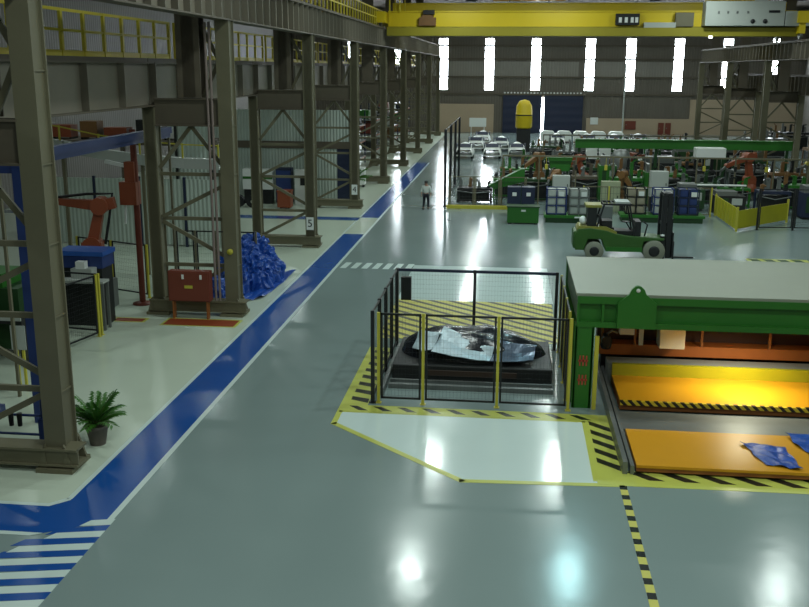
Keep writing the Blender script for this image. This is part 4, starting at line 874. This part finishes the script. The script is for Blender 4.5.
# denser rows further back
EX = [((5.2, 68.2), m_dkgreen, 2.2, 2.5), ((7.2, 71.8), m_steel, 2.0, 2.2), ((11.0, 66.3), m_green, 2.0, 2.2), ((10.2, 74.5), m_dkgreen, 2.6, 2.5), ((13.2, 73.5), m_robB, 2.4, 2.4), ((18.0, 74.5), m_dkgreen, 2.6, 2.6),
      ((2.2, 79.5), m_green, 2.6, 2.0), ((5.4, 84), m_steel, 3.0, 2.2), ((9.2, 84.5), m_dkgreen, 3.2, 2.4), ((13.0, 82), m_dark, 3.0, 2.6), ((16.9, 83), m_steel, 3.0, 2.4), ((3.4, 91), m_dkgreen, 3.0, 2.0), ((7.4, 94), m_white, 2.6, 2.0), ((11.2, 93), m_green, 3.0, 2.2), ((15.4, 94), m_robB, 3.0, 2.4)]
EN = {m_dkgreen.name: 'dark green', m_steel.name: 'steel grey', m_green.name: 'green', m_robB.name: 'brown', m_dark.name: 'black', m_white.name: 'white'}
for i, ((x, y), m_x, w, h_) in enumerate(EX):
    row = 'third' if i < 6 else ('fourth' if i < 11 else 'fifth'); k = i - (0 if i < 6 else 6 if i < 11 else 11)
    fixture((x, y, 0), '%s fixture in the %s machine row from the front, %s from the left' % (EN[m_x.name], row, NTH[k]), w, h_, m_x, 120 + i, 1.4)
for i, (x0, x1, y, z, lab) in enumerate([(-.5, 8.6, 59.9, 3.0, 'thin grey tool rail frame over the left part of the machine line'), (9.2, 18.6, 61.2, 2.9, 'thin grey tool rail frame over the right part of the machine line'), (2.5, 16, 76.5, 3.2, 'thin grey tool rail frame behind the long green beam')]):
    t = thing('tool_rail_frame', lab, 'frame', (0, y, 0))
    MB().box(x0, x1, -.04, .04, z, z + .1).build('rail_bar', m_col, t)
    n = 4
    for k in range(n + 1): MB().box(x0 + (x1 - x0 - .08) * k / n, x0 + (x1 - x0 - .08) * k / n + .08, -.04, .04, 0, z).build('post', m_col, t)
    for k in range(5):
        x = x0 + (x1 - x0) * (k + .5) / 5; MB().box(x - .08, x + .08, -.1, .1, z - .75, z - .45).tube([(x, 0, z - .5), (x, 0, z)], .015, 5).build('tool_balancer', m_yel if k % 2 else m_dark, t)
fence('grey mesh fence right of the black crates before the fixtures', (4.3, 56.1), (11.6, 56.3), 5, 1.7, m_yel, m_col, sp=.2, wt=.01)

for x, y, w, h_, m_x, lab in [(10.9, 70.2, 2.6, 2.2, m_dark, 'black enclosed machine left of the white ventilation unit'), (14.2, 76.5, 3.0, 2.6, m_dkgreen, 'dark green enclosed machine behind the long beam, near its middle'), (17.2, 78.5, 2.6, 2.4, m_dark, 'black enclosed machine behind the right end of the long beam'),
                         (6.4, 80.2, 2.4, 2.0, m_dark, 'black enclosed machine behind the left end of the long beam'), (13.0, 57.8, 1.8, 1.3, m_dark, 'low black machine right behind the yellow barrier corner'), (6.2, 61.8, 1.1, 2.9, m_green, 'tall green machine housing between the hopper and the round tank'), (8.75, 60.3, .8, 2.6, m_green, 'narrow bright green machine housing left of the centre grey cabinet'), (10.9, 58.6, 1.6, 1.6, m_dkgreen, 'dark green machine housing behind the rightmost blue crate'), (17.6, 56.0, 2.0, 1.9, m_dblue, 'dark blue machine behind the black guard frame')]:
    parts(thing('enclosed_machine', lab, 'machine', (x, y, 0)), [('body', m_x, [(-w / 2, w / 2, 0, 1.4, .15, h_ * .8)]), ('hood', m_steel, [(-w / 2 + .1, w / 2 - .5, .1, 1.2, h_ * .8, h_)]), ('hatch', m_dkgreen, [(-w / 2 + .2, -.1, -.03, 0, .4, h_ * .7)]), ('window_panel', m_lgrey, [(.1, w / 2 - .2, -.03, 0, h_ * .4, h_ * .7)]), ('foot', m_dark, [(-w / 2 + .1, w / 2 - .1, .1, 1.3, 0, .15)])])
# ------------------------------------------------------------------ car bodies at the far end
def car(loc, rz, label):
    t = thing('car_body', label, 'car', loc, rz, 'white car bodies at the far end')
    def sec(u, v):
        y = -2.1 + 4.2 * u; a = v * PI
        hood = .95 - .15 * abs(u - .5); roof = 0
        if .2 < u < .8: roof = .5 * min(1, (u - .2) / .14, (.8 - u) / .12)
        w = .86 * (1 - .9 * max(0, abs(u - .5) - .42) ** 1.2 * 3); w2 = w * (1 - .28 * roof / .5 * max(0, math.sin(a)) ** 3)
        z = .35 + (hood - .35) * min(1, math.sin(a) * 1.7) + roof * max(0, math.sin(a)) ** 2
        return (math.cos(a) * w2, y, z)
    s_ = MB().grid(sec, 28, 20, True).box(-.8, .8, -2.05, 2.05, .28, .38); s_.build('shell', m_white, t)
    for sx in (-1, 1): MB().prism([(-.9, .98), (.75, .98), (.55, 1.33), (-.55, 1.36)], sx * .715, sx * .80, 'x').build('side_window', m_dblue, t)
    MB().bar((0, -1.12, 1.05), (0, -.82, 1.36), 1.2, .03).build('windscreen', m_dblue, t)
    for y in (-1.3, 1.3):
        for sx in (-1, 1): MB().lathe([(0, -.1), (.3, -.1), (.31, .1), (0, .1)], (sx * .72, y, .31), 18, 'x').build('wheel', m_rubber, t)
    return t
c0 = car((-4.35, 92, 0), 0, 'white car body parked leftmost in the far row')
CL = [((-1.75, 92.5), 'white car body second from the left in the far row'), ((.6, 93), 'white car body third from the left in the far row'), ((-3.6, 101), 'white car body in the second far row, leftmost'), ((-1.0, 101), 'white car body in the second far row, middle'),
      ((5.0, 107), 'white car body before the blue door, left of the pair'), ((8.3, 107), 'white car body before the blue door, right of the pair'), ((11.2, 107), 'white car body just right of the blue door pair'), ((-3.2, 110), 'white car body nearest the white board'), ((13.9, 108), 'white car body farthest right of the far rows')]
for (x, y), lab in CL: dup(c0, (x, y, 0), 0, lab)

wp0 = None
for i, (x, h_, lb) in enumerate([(4.2, 1.9, 'white wrapped pallet before the blue door, leftmost of five'), (6.1, 2.2, 'white wrapped pallet before the blue door, second of five'), (8.0, 1.9, 'white wrapped pallet before the blue door, middle of five'), (10.0, 2.1, 'white wrapped pallet, fourth of five by the blue door'), (12.0, 1.8, 'white wrapped pallet, rightmost of five by the blue door')]):
    if wp0 is None:
        wp0 = thing('wrapped_pallet', lb, 'pallet', (x, 113, 0), 0, 'white wrapped pallets before the far wall')
        MB().prism([(-.8, .15), (.8, .15), (.8, 1.1), (.6, 1.3), (-.55, 1.35), (-.8, 1.15)], -.6, .6).build('wrapped_load', m_white, wp0, bev=.06)
        MB().box(-.8, .8, -.6, .6, .09, .15).build('pallet_deck', m_robB, wp0)
        for q in (-.75, -.08, .6): MB().box(q, q + .15, -.6, .6, 0, .09).build('runner', m_robB, wp0)
    else: dup(wp0, (x, 113, 0), 0, lb)
# ------------------------------------------------------------------ right bay background
for i, (x, y, m_x, lab) in enumerate([(27, 84, m_robB, 'tan machine beyond the right column row'), (24.5, 96, m_steel, 'grey machine far off beyond the right row'), (29.5, 106, m_dark, 'dark machine deep in the right bay'), (26, 74, m_dkgreen, 'dark green machine nearest in the right bay')]):
    fixture((x, y, 0), lab, 4, 3.0, m_x, 70 + i, 2.0)
pp = thing('standpipe', 'tall thin pale pipe rising in front of the far wall', 'pipe', (14.2, 126.5, 0))
MB().tube([(0, 0, 0), (0, 0, 9)], .09).build('pipe_run', m_lgrey, pp)
MB().lathe([(.3, 0), (.3, .05), (.1, .1)], n=12).build('base_flange', m_lgrey, pp)

# ------------------------------------------------------------------ world and colour management
w = bpy.data.worlds.new('world'); bpy.context.scene.world = w; w.use_nodes = True
w.node_tree.nodes['Background'].inputs[0].default_value = (.6, .7, .8, 1); w.node_tree.nodes['Background'].inputs[1].default_value = .3
vs_ = bpy.context.scene.view_settings; vs_.view_transform = 'Standard'; vs_.look = 'None'; vs_.gamma = 1; vs_.exposure = 1.12
try: vs_.use_curve_mapping = False
except Exception: pass
bpy.context.scene.cycles.max_bounces = 6
